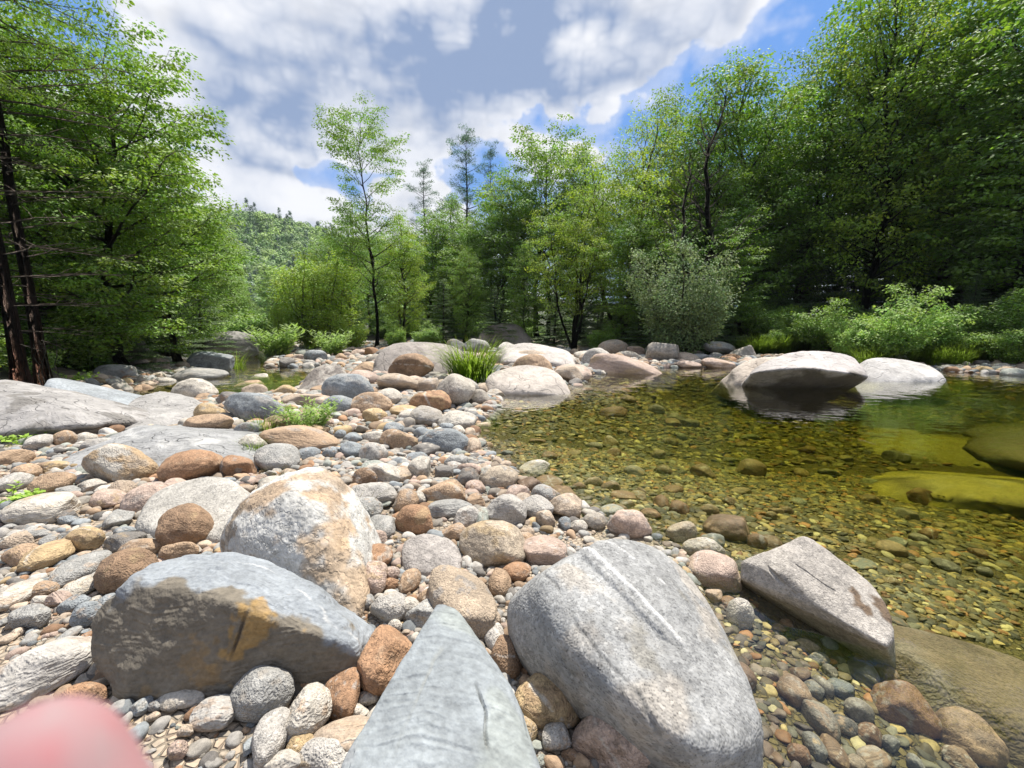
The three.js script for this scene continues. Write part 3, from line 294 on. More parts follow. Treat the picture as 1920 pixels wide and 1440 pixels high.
// stones set down one by one: [x, y, z, half width, half height, half depth, tone, shape]
const COBBLES = [[-3.757,0.257,-3.951,0.288,0.173,0.158,'ow','blob'],
[-3.091,0.239,-3.979,0.226,0.143,0.192,'o','round'],
[-2.694,0.222,-4.086,0.152,0.116,0.129,'o','ang'],
[-2.474,0.218,-4.366,0.197,0.131,0.167,'g','round'],
[-2.614,0.22,-5.136,0.388,0.14,0.213,'to','flat'],
[-4.096,0.301,-6.665,0.392,0.243,0.216,'b','round'],
[-3.946,0.24,-7.994,0.364,0.131,0.2,'t','flat'],
[-4.863,0.258,-6.737,0.221,0.137,0.121,'y','round'],
[-4.213,0.243,-5.831,0.273,0.15,0.15,'to','ang'],
[-3.549,0.213,-5.614,0.163,0.101,0.089,'g','round'],
[-3.06,0.214,-4.929,0.14,0.103,0.119,'w','round'],
[-5.477,0.214,-5.116,0.109,0.103,0.093,'to','round'],
[-5.617,0.209,-4.969,0.1,0.095,0.17,'gw','round'],
[-5.753,0.238,-5.713,0.143,0.143,0.243,'t','ang'],
[-5.378,0.194,-5.257,0.075,0.072,0.128,'w','round'],
[-5.193,0.212,-4.323,0.1,0.1,0.17,'to','ang'],
[-4.665,0.197,-3.96,0.093,0.075,0.079,'to','round'],
[-4.587,0.185,-4.147,0.097,0.057,0.083,'y','ang'],
[-4.482,0.196,-3.696,0.078,0.074,0.132,'gw','round'],
[-4.067,0.208,-3.63,0.149,0.093,0.127,'to','flat'],
[-3.641,0.195,-3.889,0.112,0.072,0.095,'w','ang'],
[-3.76,0.176,-3.682,0.102,0.042,0.087,'w','flat'],
[-3.336,0.198,-3.508,0.095,0.077,0.081,'t','round'],
[-3.851,0.173,-3.551,0.088,0.038,0.075,'g','flat'],
[-3.526,0.209,-3.088,0.2,0.096,0.17,'w','flat'],
[-3.284,0.194,-3.322,0.115,0.071,0.091,'tp','round'],
[-2.197,0.236,-2.705,0.139,0.139,0.131,'ob','blob'],
[-2.844,0.19,-2.947,0.064,0.064,0.109,'g','ang'],
[-3.345,0.176,-3.052,0.064,0.042,0.067,'d','flat'],
[-3.256,0.166,-2.99,0.073,0.026,0.043,'b','flat'],
[-2.683,0.17,-2.795,0.061,0.032,0.052,'b','flat'],
[-2.787,0.194,-2.646,0.115,0.072,0.067,'y','round'],
[-2.836,0.187,-2.473,0.093,0.06,0.138,'y','flat'],
[-3.243,0.179,-2.651,0.076,0.047,0.065,'t','flat'],
[-2.983,0.187,-2.449,0.082,0.059,0.07,'to','round'],
[-2.534,0.178,-2.647,0.099,0.046,0.084,'d','flat'],
[-2.329,0.186,-2.529,0.095,0.059,0.066,'to','round'],
[-2.065,0.186,-2.497,0.093,0.058,0.051,'to','round'],
[-3.738,0.175,-3.023,0.043,0.041,0.073,'d','round'],
[-3.24,0.167,-2.768,0.069,0.027,0.059,'g','flat'],
[-3.532,0.168,-2.852,0.045,0.029,0.038,'g','flat'],
[-3.053,0.171,-2.673,0.052,0.034,0.051,'g','flat'],
[-7.456,0.111,-9.926,0.469,0.291,0.258,'w','round'],
[-10.825,0.0,-13.157,0.331,0.119,0.182,'w','flat'],
[-11.033,0.109,-12.635,0.17,0.127,0.103,'w','ang'],
[-11.992,0.293,-12.938,0.577,0.236,0.317,'g','flat'],
[-13.584,0.431,-14.495,0.287,0.178,0.158,'o','round'],
[-13.657,0.374,-15.509,0.389,0.21,0.214,'tp','flat'],
[-12.741,0.165,-14.827,0.118,0.118,0.2,'d','ang'],
[-13.63,0.295,-16.494,0.265,0.223,0.146,'tp','ang'],
[-12.793,0.136,-15.651,0.203,0.126,0.112,'tp','round'],
[-13.128,0.155,-16.921,0.238,0.166,0.131,'t','round'],
[-12.178,0.234,-17.394,0.818,0.45,0.45,'b','ang'],
[-10.454,0.031,-14.168,0.729,0.262,0.401,'g','flat'],
[-8.141,-0.16,-13.099,0.432,0.156,0.238,'to','flat'],
[-16.764,0.59,-25.461,1.456,0.801,0.801,'gd','ang'],
[-16.375,0.329,-22.287,0.262,0.162,0.144,'t','round'],
[-9.839,0.176,-18.536,0.222,0.211,0.377,'d','round'],
[-9.167,0.348,-20.1,0.419,0.28,0.23,'b','ang'],
[-6.196,0.077,-10.224,0.314,0.194,0.172,'t','round'],
[-5.125,0.16,-9.511,0.247,0.153,0.136,'y','round'],
[-5.467,0.189,-8.198,0.289,0.159,0.159,'d','ang'],
[-7.383,-0.178,-10.957,0.278,0.1,0.153,'g','flat'],
[-8.478,-0.056,-9.993,0.306,0.128,0.24,'g','flat'],
[-9.508,0.112,-9.919,0.159,0.15,0.116,'t','ang'],
[-8.205,0.071,-8.888,0.118,0.088,0.1,'d','round'],
[-8.84,-0.144,-14.934,0.35,0.174,0.2,'w','flat'],
[-8.644,-0.196,-15.899,0.234,0.116,0.133,'t','flat'],
[-15.379,0.844,-17.131,0.794,0.476,0.437,'dk','blob'],
[-17.111,0.63,-22.705,0.338,0.321,0.575,'dk','round'],
[-3.042,0.458,-12.884,0.571,0.342,0.314,'ob','blob'],
[0.975,0.327,-16.85,1.044,0.376,0.574,'t','flat'],
[-0.479,0.377,-16.791,0.335,0.252,0.184,'w','round'],
[1.736,0.219,-12.979,0.401,0.25,0.285,'t','ang'],
[3.077,0.329,-18.132,0.257,0.229,0.142,'t','ang'],
[2.424,0.284,-17.051,0.374,0.206,0.206,'w','ang'],
[3.962,0.142,-16.055,1.281,0.461,0.705,'tp','flat'],
[7.104,0.553,-19.952,0.789,0.505,0.434,'tg','ang'],
[5.801,0.511,-24.299,0.731,0.453,0.402,'t','round'],
[4.186,0.358,-21.0,0.364,0.231,0.2,'t','round'],
[6.908,0.419,-23.848,0.455,0.299,0.25,'tp','round'],
[5.565,0.343,-20.769,0.488,0.215,0.268,'w','flat'],
[5.787,0.422,-29.261,0.348,0.302,0.192,'b','round'],
[-3.315,0.558,-24.268,0.637,0.454,0.35,'g','ang'],
[-2.195,0.559,-24.322,0.802,0.454,0.441,'g','ang'],
[-9.14,0.344,-19.868,0.479,0.294,0.264,'b','ang'],
[-7.959,0.366,-24.192,0.406,0.24,0.223,'o','flat'],
[-4.353,0.23,-12.193,0.473,0.173,0.34,'tp','flat'],
[-3.191,0.37,-8.38,0.482,0.299,0.265,'b','round'],
[-3.022,0.283,-8.753,0.232,0.15,0.197,'ob','ang'],
[-3.017,0.245,-7.368,0.253,0.164,0.215,'b','round'],
[-2.488,0.233,-7.342,0.328,0.204,0.181,'to','round'],
[-2.266,0.158,-6.921,0.185,0.115,0.154,'y','round'],
[-2.689,0.319,-9.933,0.439,0.207,0.369,'t','flat'],
[-2.398,0.249,-8.244,0.231,0.156,0.196,'w','round'],
[-2.096,0.161,-8.354,0.218,0.114,0.185,'g','flat'],
[-2.004,0.259,-10.048,0.319,0.189,0.271,'t','ang'],
[-1.142,0.307,-8.671,0.365,0.31,0.31,'tg','round'],
[-0.702,0.133,-8.981,0.201,0.15,0.17,'tg','round'],
[-0.751,0.13,-10.553,0.141,0.141,0.24,'t','ang'],
[-1.988,0.233,-11.84,0.195,0.123,0.15,'w','round'],
[-1.548,0.198,-7.991,0.326,0.241,0.277,'o','ang'],
[-1.859,0.129,-7.386,0.258,0.105,0.219,'y','flat'],
[-1.676,0.115,-7.096,0.202,0.109,0.172,'w','flat'],
[-0.846,0.107,-5.408,0.255,0.158,0.159,'b','round'],
[-1.016,0.053,-6.483,0.109,0.079,0.092,'b','round'],
[-1.092,0.072,-5.198,0.156,0.07,0.133,'d','flat'],
[-1.463,0.133,-5.38,0.212,0.132,0.117,'to','round'],
[-1.618,0.144,-4.805,0.146,0.118,0.124,'gw','round'],
[-1.91,0.143,-4.929,0.131,0.087,0.111,'b','round'],
[-2.098,0.138,-5.481,0.105,0.073,0.089,'b','round'],
[-2.346,0.142,-5.696,0.072,0.057,0.061,'b','round'],
[-1.832,0.129,-5.541,0.143,0.089,0.079,'w','round'],
[-1.752,0.114,-6.157,0.134,0.089,0.114,'b','round'],
[-2.327,0.159,-4.734,0.097,0.063,0.127,'b','flat'],
[-2.113,0.141,-4.837,0.081,0.059,0.069,'b','round'],
[-0.518,0.044,-5.44,0.098,0.094,0.167,'t','round'],
[-0.799,0.046,-6.262,0.091,0.087,0.152,'w','round'],
[-0.631,0.052,-4.777,0.119,0.074,0.088,'g','round'],
[-0.955,0.109,-4.332,0.111,0.111,0.157,'w','ang'],
[-1.08,0.086,-4.25,0.142,0.058,0.121,'t','flat'],
[-1.286,0.126,-4.163,0.174,0.097,0.148,'w','ang'],
[-1.416,0.139,-3.948,0.107,0.093,0.091,'ob','round'],
[-0.711,0.073,-4.288,0.102,0.076,0.087,'d','ang'],
[-0.457,0.049,-4.497,0.118,0.073,0.065,'tp','round'],
[-0.453,0.069,-4.172,0.109,0.088,0.093,'d','ang'],
[-0.128,0.062,-4.178,0.177,0.11,0.13,'sandy','round'],
[-0.032,0.013,-4.108,0.071,0.038,0.06,'b','flat'],
[0.285,-0.095,-4.965,0.159,0.089,0.135,'w','ang'],
[-0.588,0.109,-3.676,0.188,0.113,0.104,'to','blob'],
[-0.891,0.122,-3.431,0.096,0.091,0.094,'to','round'],
[-0.802,0.087,-3.588,0.057,0.053,0.048,'w','round'],
[-1.207,0.142,-3.515,0.177,0.098,0.151,'gw','flat'],
[-1.102,0.095,-3.445,0.08,0.029,0.059,'gg','flat'],
[-1.183,0.137,-3.245,0.117,0.075,0.1,'g','round'],
[-0.728,0.131,-3.062,0.135,0.094,0.115,'o','round'],
[-0.544,0.091,-3.36,0.185,0.066,0.101,'g','flat'],
[-0.363,0.097,-3.203,0.096,0.082,0.082,'gw','ang'],
[-0.242,0.076,-3.223,0.063,0.06,0.108,'gg','round'],
[-0.045,0.102,-3.288,0.145,0.124,0.123,'gw','ang'],
[-0.309,0.059,-3.624,0.075,0.055,0.064,'to','ang'],
[-0.35,0.051,-3.968,0.086,0.06,0.073,'tp','round'],
[0.04,0.044,-3.794,0.118,0.073,0.093,'tp','round'],
[0.098,0.042,-3.645,0.08,0.064,0.068,'t','round'],
[0.228,0.061,-3.447,0.123,0.094,0.105,'gw','round'],
[0.482,0.047,-3.491,0.148,0.096,0.126,'t','ang'],
[0.271,0.046,-3.279,0.072,0.062,0.061,'t','round'],
[0.422,0.028,-3.233,0.045,0.043,0.061,'b','round'],
[0.519,0.022,-3.204,0.063,0.04,0.053,'w','round'],
[0.675,0.024,-3.277,0.078,0.06,0.067,'tg','round'],
[0.923,-0.106,-3.771,0.098,0.047,0.083,'g','flat'],
[0.923,0.039,-3.185,0.161,0.1,0.088,'sandyp','round'],
[-0.943,0.126,-2.993,0.097,0.063,0.144,'g','flat'],
[-0.947,0.13,-2.777,0.086,0.054,0.048,'tp','round'],
[0.11,0.052,-3.017,0.053,0.039,0.045,'t','round'],
[-0.411,0.097,-2.94,0.109,0.06,0.06,'to','ang'],
[0.184,0.079,-2.697,0.145,0.065,0.123,'tp','flat'],
[-0.868,0.144,-2.509,0.098,0.065,0.083,'o','round'],
[-0.793,0.146,-2.276,0.084,0.08,0.082,'tp','round'],
[-0.714,0.113,-2.388,0.038,0.034,0.033,'tp','round'],
[-0.596,0.113,-2.297,0.052,0.05,0.083,'to','round'],
[-0.694,0.109,-2.278,0.037,0.033,0.031,'o','round'],
[-0.071,0.08,-2.35,0.055,0.052,0.093,'to','round'],
[0.033,0.071,-2.478,0.077,0.044,0.065,'o','flat'],
[-0.638,0.12,-2.057,0.089,0.061,0.076,'gw','round'],
[-0.538,0.107,-2.062,0.054,0.051,0.046,'w','round'],
[-0.449,0.103,-2.169,0.055,0.051,0.047,'to','ang'],
[-0.448,0.104,-2.031,0.081,0.056,0.069,'g','ang'],
[-0.766,0.111,-2.122,0.032,0.03,0.042,'g','round'],
[-0.582,0.095,-1.95,0.03,0.028,0.025,'w','round'],
[-0.555,0.135,-1.687,0.1,0.1,0.135,'o','blob'],
[-0.495,0.088,-1.578,0.035,0.033,0.055,'t','round'],
[-0.222,0.095,-2.009,0.068,0.068,0.078,'ob','ang'],
[-0.116,0.077,-2.011,0.052,0.049,0.07,'t','round'],
[-0.085,0.067,-1.918,0.041,0.039,0.07,'gw','round'],
[-0.026,0.074,-1.775,0.063,0.06,0.083,'ob','round'],
[0.047,0.053,-1.444,0.04,0.038,0.045,'y','round'],
[0.166,0.046,-1.415,0.049,0.042,0.042,'gw','round'],
[0.11,0.035,-1.447,0.019,0.018,0.026,'t','round'],
[0.21,0.027,-1.362,0.03,0.017,0.019,'ob','ang'],
[0.104,0.034,-1.337,0.016,0.015,0.02,'gg','round'],
[0.304,0.027,-1.56,0.036,0.024,0.03,'t','ang'],
[0.223,0.029,-1.494,0.021,0.02,0.021,'t','round'],
[0.188,0.03,-1.511,0.019,0.017,0.016,'g','round'],
[-0.56,0.085,-1.393,0.061,0.022,0.047,'t','flat'],
[-0.572,0.087,-1.314,0.026,0.025,0.043,'gw','round'],
[-0.58,0.086,-1.548,0.034,0.021,0.028,'w','round'],
[-0.603,0.089,-1.481,0.024,0.023,0.023,'w','round'],
[-1.628,0.172,-1.46,0.067,0.041,0.038,'o','round'],
[-2.31,0.184,-1.891,0.089,0.055,0.049,'g','round'],
[-2.507,0.183,-2.311,0.083,0.054,0.137,'g','flat'],
[-2.154,0.213,-2.235,0.122,0.102,0.104,'ob','blob'],
[-2.059,0.182,-1.915,0.057,0.052,0.048,'b','round'],
[-2.229,0.171,-2.016,0.057,0.033,0.048,'b','flat'],
[-2.33,0.171,-2.166,0.052,0.034,0.088,'w','flat'],
[-2.512,0.171,-2.138,0.053,0.034,0.047,'to','flat'],
[-2.339,0.172,-2.046,0.048,0.036,0.041,'tp','ang'],
[-2.596,0.175,-2.089,0.062,0.04,0.103,'w','flat'],
[-2.104,0.163,-2.056,0.023,0.021,0.038,'b','round'],
[-2.038,0.161,-1.803,0.027,0.018,0.045,'g','flat'],
[-1.932,0.164,-1.779,0.024,0.023,0.041,'o','round'],
[-2.438,0.165,-2.053,0.038,0.024,0.032,'w','flat'],
[-2.157,0.162,-2.053,0.02,0.019,0.035,'w','round'],
[-2.447,0.158,-1.906,0.019,0.012,0.032,'g','flat'],
[-2.293,0.161,-1.823,0.018,0.017,0.021,'t','round'],
[-2.299,0.16,-1.788,0.024,0.015,0.04,'t','flat'],
[-1.417,0.155,-1.518,0.039,0.039,0.047,'y','ang'],
[-1.347,0.143,-1.543,0.035,0.027,0.029,'gw','round'],
[-1.283,0.133,-1.555,0.027,0.017,0.015,'o','round'],
[-1.277,0.139,-1.503,0.077,0.028,0.043,'w','flat'],
[-1.171,0.131,-1.536,0.03,0.026,0.025,'w','round'],
[-1.044,0.117,-1.653,0.048,0.017,0.026,'to','flat'],
[-0.848,0.117,-1.632,0.055,0.04,0.047,'ob','round'],
[-0.675,0.117,-1.538,0.063,0.06,0.107,'o','round'],
[-0.853,0.123,-1.354,0.054,0.052,0.088,'gw','round'],
[-0.767,0.107,-1.38,0.041,0.036,0.035,'g','round'],
[-0.744,0.103,-1.325,0.042,0.031,0.036,'y','round'],
[-0.601,0.098,-1.363,0.109,0.039,0.06,'t','flat'],
[-0.584,0.087,-1.549,0.034,0.021,0.024,'t','round'],
[-0.596,0.084,-1.487,0.035,0.016,0.029,'w','flat'],
[-1.11,0.132,-1.433,0.069,0.036,0.059,'gw','flat'],
[-1.396,0.144,-1.443,0.023,0.023,0.038,'b','ang'],
[-1.352,0.139,-1.457,0.023,0.02,0.02,'g','round'],
[-1.3,0.136,-1.463,0.03,0.021,0.025,'tg','round'],
[-0.647,0.099,-1.298,0.098,0.035,0.054,'gw','flat'],
[-0.79,0.101,-1.272,0.065,0.023,0.036,'w','flat'],
[-1.143,0.127,-1.292,0.028,0.025,0.024,'tp','round'],
[-1.169,0.126,-1.365,0.023,0.02,0.019,'t','ang'],
[-0.92,0.107,-1.324,0.018,0.018,0.03,'b','ang'],
[-1.326,0.133,-1.413,0.018,0.014,0.016,'t','round'],
[-0.767,0.127,-1.443,0.07,0.066,0.088,'w','round'],
[1.393,-0.099,-3.326,0.119,0.074,0.065,'sandy','round'],
[1.45,-0.079,-3.024,0.126,0.078,0.069,'w','round'],
[1.346,-0.054,-2.688,0.172,0.106,0.146,'tp','blob'],
[1.255,-0.086,-2.464,0.048,0.046,0.041,'tp','ang'],
[1.321,-0.078,-2.281,0.067,0.083,0.057,'w','cone'],
[8.875,0.108,-18.309,0.677,0.244,0.372,'tp','flat'],
[7.542,0.082,-18.243,0.475,0.171,0.261,'tp','flat'],
[8.143,0.134,-18.548,0.199,0.161,0.11,'w','ang'],
[8.928,0.267,-20.534,0.463,0.167,0.255,'g','flat'],
[15.979,0.779,-28.177,0.857,0.309,0.471,'dk','flat'],
[11.512,0.388,-23.482,0.469,0.291,0.258,'b','round'],
[10.237,0.28,-21.418,0.272,0.168,0.149,'g','round'],
[11.105,0.658,-22.909,0.746,0.269,0.41,'g','flat'],
[12.759,0.405,-23.92,0.197,0.151,0.109,'g','round'],
[12.89,0.307,-22.748,0.371,0.23,0.204,'b','round'],
[11.17,0.249,-21.424,0.289,0.11,0.159,'w','flat'],
[13.377,0.262,-22.047,0.309,0.113,0.17,'w','flat']];
const SUNKEN = [[1.888,-0.174,-3.529,0.18,0.123,0.153,'ob','blob'],
[1.316,-0.13,-1.794,0.059,0.056,0.068,'to','round'],
[1.344,-0.138,-1.686,0.053,0.05,0.089,'tg','round'],
[1.788,-0.184,-1.983,0.052,0.052,0.089,'d','ang'],
[1.911,-0.201,-1.975,0.053,0.046,0.045,'to','round'],
[1.811,-0.183,-1.768,0.114,0.092,0.097,'o','blob'],
[1.979,-0.207,-1.652,0.103,0.094,0.087,'to','blob'],
[1.573,-0.167,-1.739,0.052,0.047,0.044,'tg','round'],
[1.527,-0.167,-1.625,0.043,0.035,0.037,'o','round'],
[1.234,-0.131,-1.542,0.036,0.034,0.046,'g','round'],
[1.301,-0.143,-1.533,0.038,0.025,0.058,'ob','flat'],
[1.136,-0.119,-1.5,0.036,0.034,0.031,'o','round'],
[1.594,-0.171,-1.864,0.051,0.033,0.045,'b','flat'],
[1.616,-0.171,-1.971,0.029,0.027,0.035,'d','round'],
[1.615,-0.167,-2.051,0.046,0.029,0.03,'g','round'],
[1.439,-0.152,-1.844,0.039,0.033,0.033,'g','round'],
[1.506,-0.159,-1.871,0.037,0.035,0.046,'tg','round'],
[1.274,-0.132,-1.906,0.04,0.025,0.031,'t','round'],
[1.439,-0.15,-1.935,0.043,0.028,0.042,'ob','flat'],
[1.48,-0.147,-2.161,0.031,0.024,0.026,'t','round'],
[1.608,-0.161,-2.135,0.053,0.033,0.033,'tp','round'],
[1.761,-0.18,-2.184,0.042,0.028,0.04,'b','flat'],
[1.449,-0.158,-1.663,0.044,0.029,0.037,'d','flat'],
[1.455,-0.163,-1.523,0.063,0.023,0.036,'to','flat'],
[1.596,-0.178,-1.596,0.03,0.028,0.026,'g','round'],
[1.844,-0.207,-1.553,0.055,0.042,0.047,'to','blob'],
[1.628,-0.185,-1.519,0.025,0.024,0.029,'g','round'],
[1.361,-0.152,-1.49,0.032,0.024,0.027,'t','round'],
[1.329,-0.114,-2.446,0.052,0.034,0.058,'o','flat'],
[2.028,-0.192,-3.339,0.071,0.067,0.06,'o','round'],
[2.184,-0.221,-3.394,0.102,0.042,0.086,'ob','flat'],
[1.525,-0.151,-2.263,0.048,0.017,0.029,'o','flat'],
[1.612,-0.157,-2.304,0.035,0.025,0.03,'o','ang'],
[0.171,0.003,-4.109,0.132,0.083,0.112,'ob','flat'],
[0.525,-0.111,-4.211,0.154,0.062,0.131,'o','flat'],
[0.725,-0.157,-4.492,0.082,0.051,0.045,'o','round'],
[0.939,-0.193,-4.72,0.101,0.063,0.056,'y','round'],
[1.11,-0.204,-4.613,0.098,0.061,0.069,'ob','round'],
[1.177,-0.192,-4.338,0.121,0.048,0.103,'o','flat'],
[-0.07,-0.122,-5.692,0.071,0.043,0.061,'b','flat'],
[0.388,-0.208,-6.672,0.128,0.046,0.108,'o','flat'],
[0.5,-0.197,-5.832,0.113,0.047,0.096,'o','flat'],
[-0.092,-0.094,-5.105,0.117,0.071,0.099,'o','ang'],
[0.412,-0.128,-4.588,0.136,0.05,0.116,'o','flat'],
[0.919,-0.264,-6.201,0.098,0.036,0.083,'y','flat'],
[2.214,-0.307,-9.448,0.331,0.119,0.182,'o','flat'],
[1.146,-0.168,-4.057,0.072,0.045,0.04,'y','round'],
[1.313,-0.167,-3.836,0.089,0.045,0.075,'o','flat'],
[1.902,-0.306,-4.816,0.099,0.045,0.084,'o','flat'],
[1.538,-0.215,-4.218,0.068,0.065,0.116,'o','round'],
[1.653,-0.212,-4.062,0.093,0.07,0.079,'o','round'],
[2.806,-0.416,-5.036,0.125,0.045,0.068,'y','flat'],
[5.078,-0.684,-7.11,0.148,0.053,0.082,'y','flat'],
[5.461,-0.682,-7.212,0.119,0.06,0.101,'y','flat'],
[4.886,-0.632,-8.555,0.179,0.065,0.099,'gg','flat'],
[2.646,-0.325,-4.151,0.048,0.044,0.041,'y','round'],
[2.775,-0.29,-3.166,0.088,0.034,0.075,'gg','flat'],
[3.178,-0.343,-3.206,0.047,0.032,0.04,'y','round'],
[2.806,-0.293,-2.954,0.05,0.032,0.042,'y','round'],
[4.589,-0.579,-4.782,0.078,0.051,0.094,'gg','flat'],
[5.332,-0.686,-6.125,0.114,0.045,0.097,'gg','flat']];
const EXTRA = [[-0.12,0.131,-2.705,0.19,0.124,0.161,"sandy","round","egg","round speckled sandy boulder like an egg in the middle of the cobbles"],[0.397,0.066,-1.377,0.166,0.099,0.091,"tp","blob","pinkfoot","pinkish tan boulder at the bottom edge below the biggest pale boulder"],[0.14,0.069,-1.554,0.122,0.073,0.102,"y","blob","yellowfoot","ochre lumpy boulder between the wedge and the biggest pale boulder"],[-1.877,0.198,-1.556,0.119,0.077,0.147,"gw","flat","oval","smooth pale oval stone left of the blue-grey block"],[-0.973,0.148,-1.505,0.091,0.078,0.077,"g","round","greyfoot","grey speckled round stone in front of the blue-grey block"]];
const MINERAL = { round: ['granite', 'sandy', 'sandy', 'mottled'], flat: ['schist', 'schist', 'sandy'], ang: ['schist', 'mottled', 'granite'], blob: ['sandy', 'mottled'], cone: ['sandy'] };
const FORM = { round: { cut: [.68, 1.05], cuts: 10, round: 12, lumpAmp: .075, roughAmp: .02 }, flat: { cut: [.62, 1.0], cuts: 10, round: 16, lumpAmp: .05, roughAmp: .016, layers: .012 }, ang: { cut: [.55, .92], cuts: 11, round: 24, lumpAmp: .05, roughAmp: .02, layers: .01 }, blob: { cut: [.66, 1.03], cuts: 11, round: 13, lumpAmp: .1, roughAmp: .02 }, cone: { cut: [.7, 1], cuts: 8, round: 9, lumpAmp: .05 } };
const loose = [];
function stone(d, i, sunken) {
  const [x, y, z, a, b, c, tone, shape] = d, rnd = rngOf(900 + i * 31 + (sunken ? 50000 : 0)), M = MINERAL[shape], t = TONE[tone], v = 0.92 + rnd() * 0.16;
  const mat = M[Math.floor(rnd() * M.length)], near = a / -z * 800, other = TONE[['w', 'to', 'tg', 'gw', 'ob', 'g', 'y'][Math.floor(rnd() * 7)]];
  let tn = t.map((q) => q * v * (sunken ? .55 : 1)); const patches = [{ s: 1.6 + rnd() * 2, k: rnd() * 50, th: .08 + rnd() * .15, soft: .18, c: other, max: .35 + rnd() * .35 }];
  if (tone === 'ow') patches.push({ s: 1.2, k: 3, th: 0, soft: .1, c: TONE.w });
  if (rnd() < .3) patches.push({ s: 6, k: rnd() * 50, th: .22, soft: .1, c: tn.map((q) => q * .55), max: .6 });
  const veins = rnd() < .22 ? [{ a: [rnd() - .5, rnd(), rnd() - .5], b: [rnd() - .5, rnd(), rnd()], w: .04 + rnd() * .05, c: [.55, .52, .47], seed: rnd() * 50, warp: .12, max: .6 }] : [];
  const g = rock({ radii: [a * 1.23, b * 1.2, c * 1.23], center: new THREE.Vector3(), size: 1, seed: 300 + i * 17 + (sunken ? 7 : 0), detail: near > 28 ? 15 : near > 14 ? 10 : 7, tone: tn, patches, veins, tile: Math.max(.35, .12 * -z), ...FORM[shape] });
  const m = mesh(sunken ? 'sunken_stone' : a > .3 ? 'boulder' : 'cobble', g, sunken ? rockMat[mat].wet : rockMat[mat]);
  m.position.set(x, y, z); m.rotation.set((rnd() - .5) * .3, (rnd() - .5) * .5, (rnd() - .5) * .3);
  footprints.push([x, z, Math.min(a, c) * 1.02]); loose.push({ m, x, z, size: a, tone, shape, sunken, i }); return m;
}
COBBLES.forEach((d, i) => stone(d, i, false));
EXTRA.forEach((d, i) => { const m = stone(d, 700 + i, false); loose.pop(); tag(m, d[9], 'boulder'); spots[d[8]] = m.position.clone(); });
SUNKEN.forEach((d, i) => stone(d, i, true));

// smaller stones among them
const grid = new Map();
for (const f of footprints) for (let i = Math.floor((f[0] - f[2]) * 2); i <= Math.floor((f[0] + f[2]) * 2); i++) for (let j = Math.floor((f[1] - f[2]) * 2); j <= Math.floor((f[1] + f[2]) * 2); j++) { const k = i + ',' + j; if (!grid.has(k)) grid.set(k, []); grid.get(k).push(f); }
const free = (x, z, r, k = 1) => !(grid.get(Math.floor(x * 2) + ',' + Math.floor(z * 2)) ?? []).some((f) => (f[0] - x) ** 2 + (f[1] - z) ** 2 < (f[2] * k + r * .7) ** 2);
{
  const rnd = rngOf(77), tones = ['t', 'w', 'to', 'g', 'gw', 'tp', 'b', 'w', 'tg', 'gw', 'tp', 'gg'];
  const add = (n, z0, z1, r0, r1, wet) => { let done = 0; for (let k = 0; k < n * 60 && done < n; k++) {
    const z = -mix(z0, z1, rnd()), x = -z * (rnd() * 2.4 - 1.2), L = land(x, z), r = mix(r0, r1, rnd() ** 1.6); if (L.f > -.5 || (wet ? L.w < .1 || L.w > 7 : L.w > -.06) || !free(x, z, r)) continue;
    const a = r, b = r * mix(.45, .8, rnd()), c = r * mix(.7, 1.1, rnd()), tone = wet ? ['o', 'ob', 'y', 'gg', 'to', 'd', 'tg'][Math.floor(rnd() * 7)] : tones[Math.floor(rnd() * tones.length)];
    stone([x, height(x, z) + b * .35, z, a, b, c, tone, ['round', 'ang', 'flat', 'ang'][Math.floor(rnd() * 4)]], 2000 + k + (wet ? 9000 : 0) + Math.floor(z0 * 1000), wet); const f = footprints[footprints.length - 1];
    for (let i = Math.floor((x - r) * 2); i <= Math.floor((x + r) * 2); i++) for (let j = Math.floor((z - r) * 2); j <= Math.floor((z + r) * 2); j++) { const q = i + ',' + j; if (!grid.has(q)) grid.set(q, []); grid.get(q).push(f); } done++;
  } };
  add(12, 1.3, 3, .04, .08, false); add(16, 3, 6, .09, .17, false); add(14, 6, 11, .16, .32, false); add(38, 10, 27, .28, .85, false); add(30, 1.8, 5, .05, .1, true); add(30, 5, 11, .09, .22, true);
}
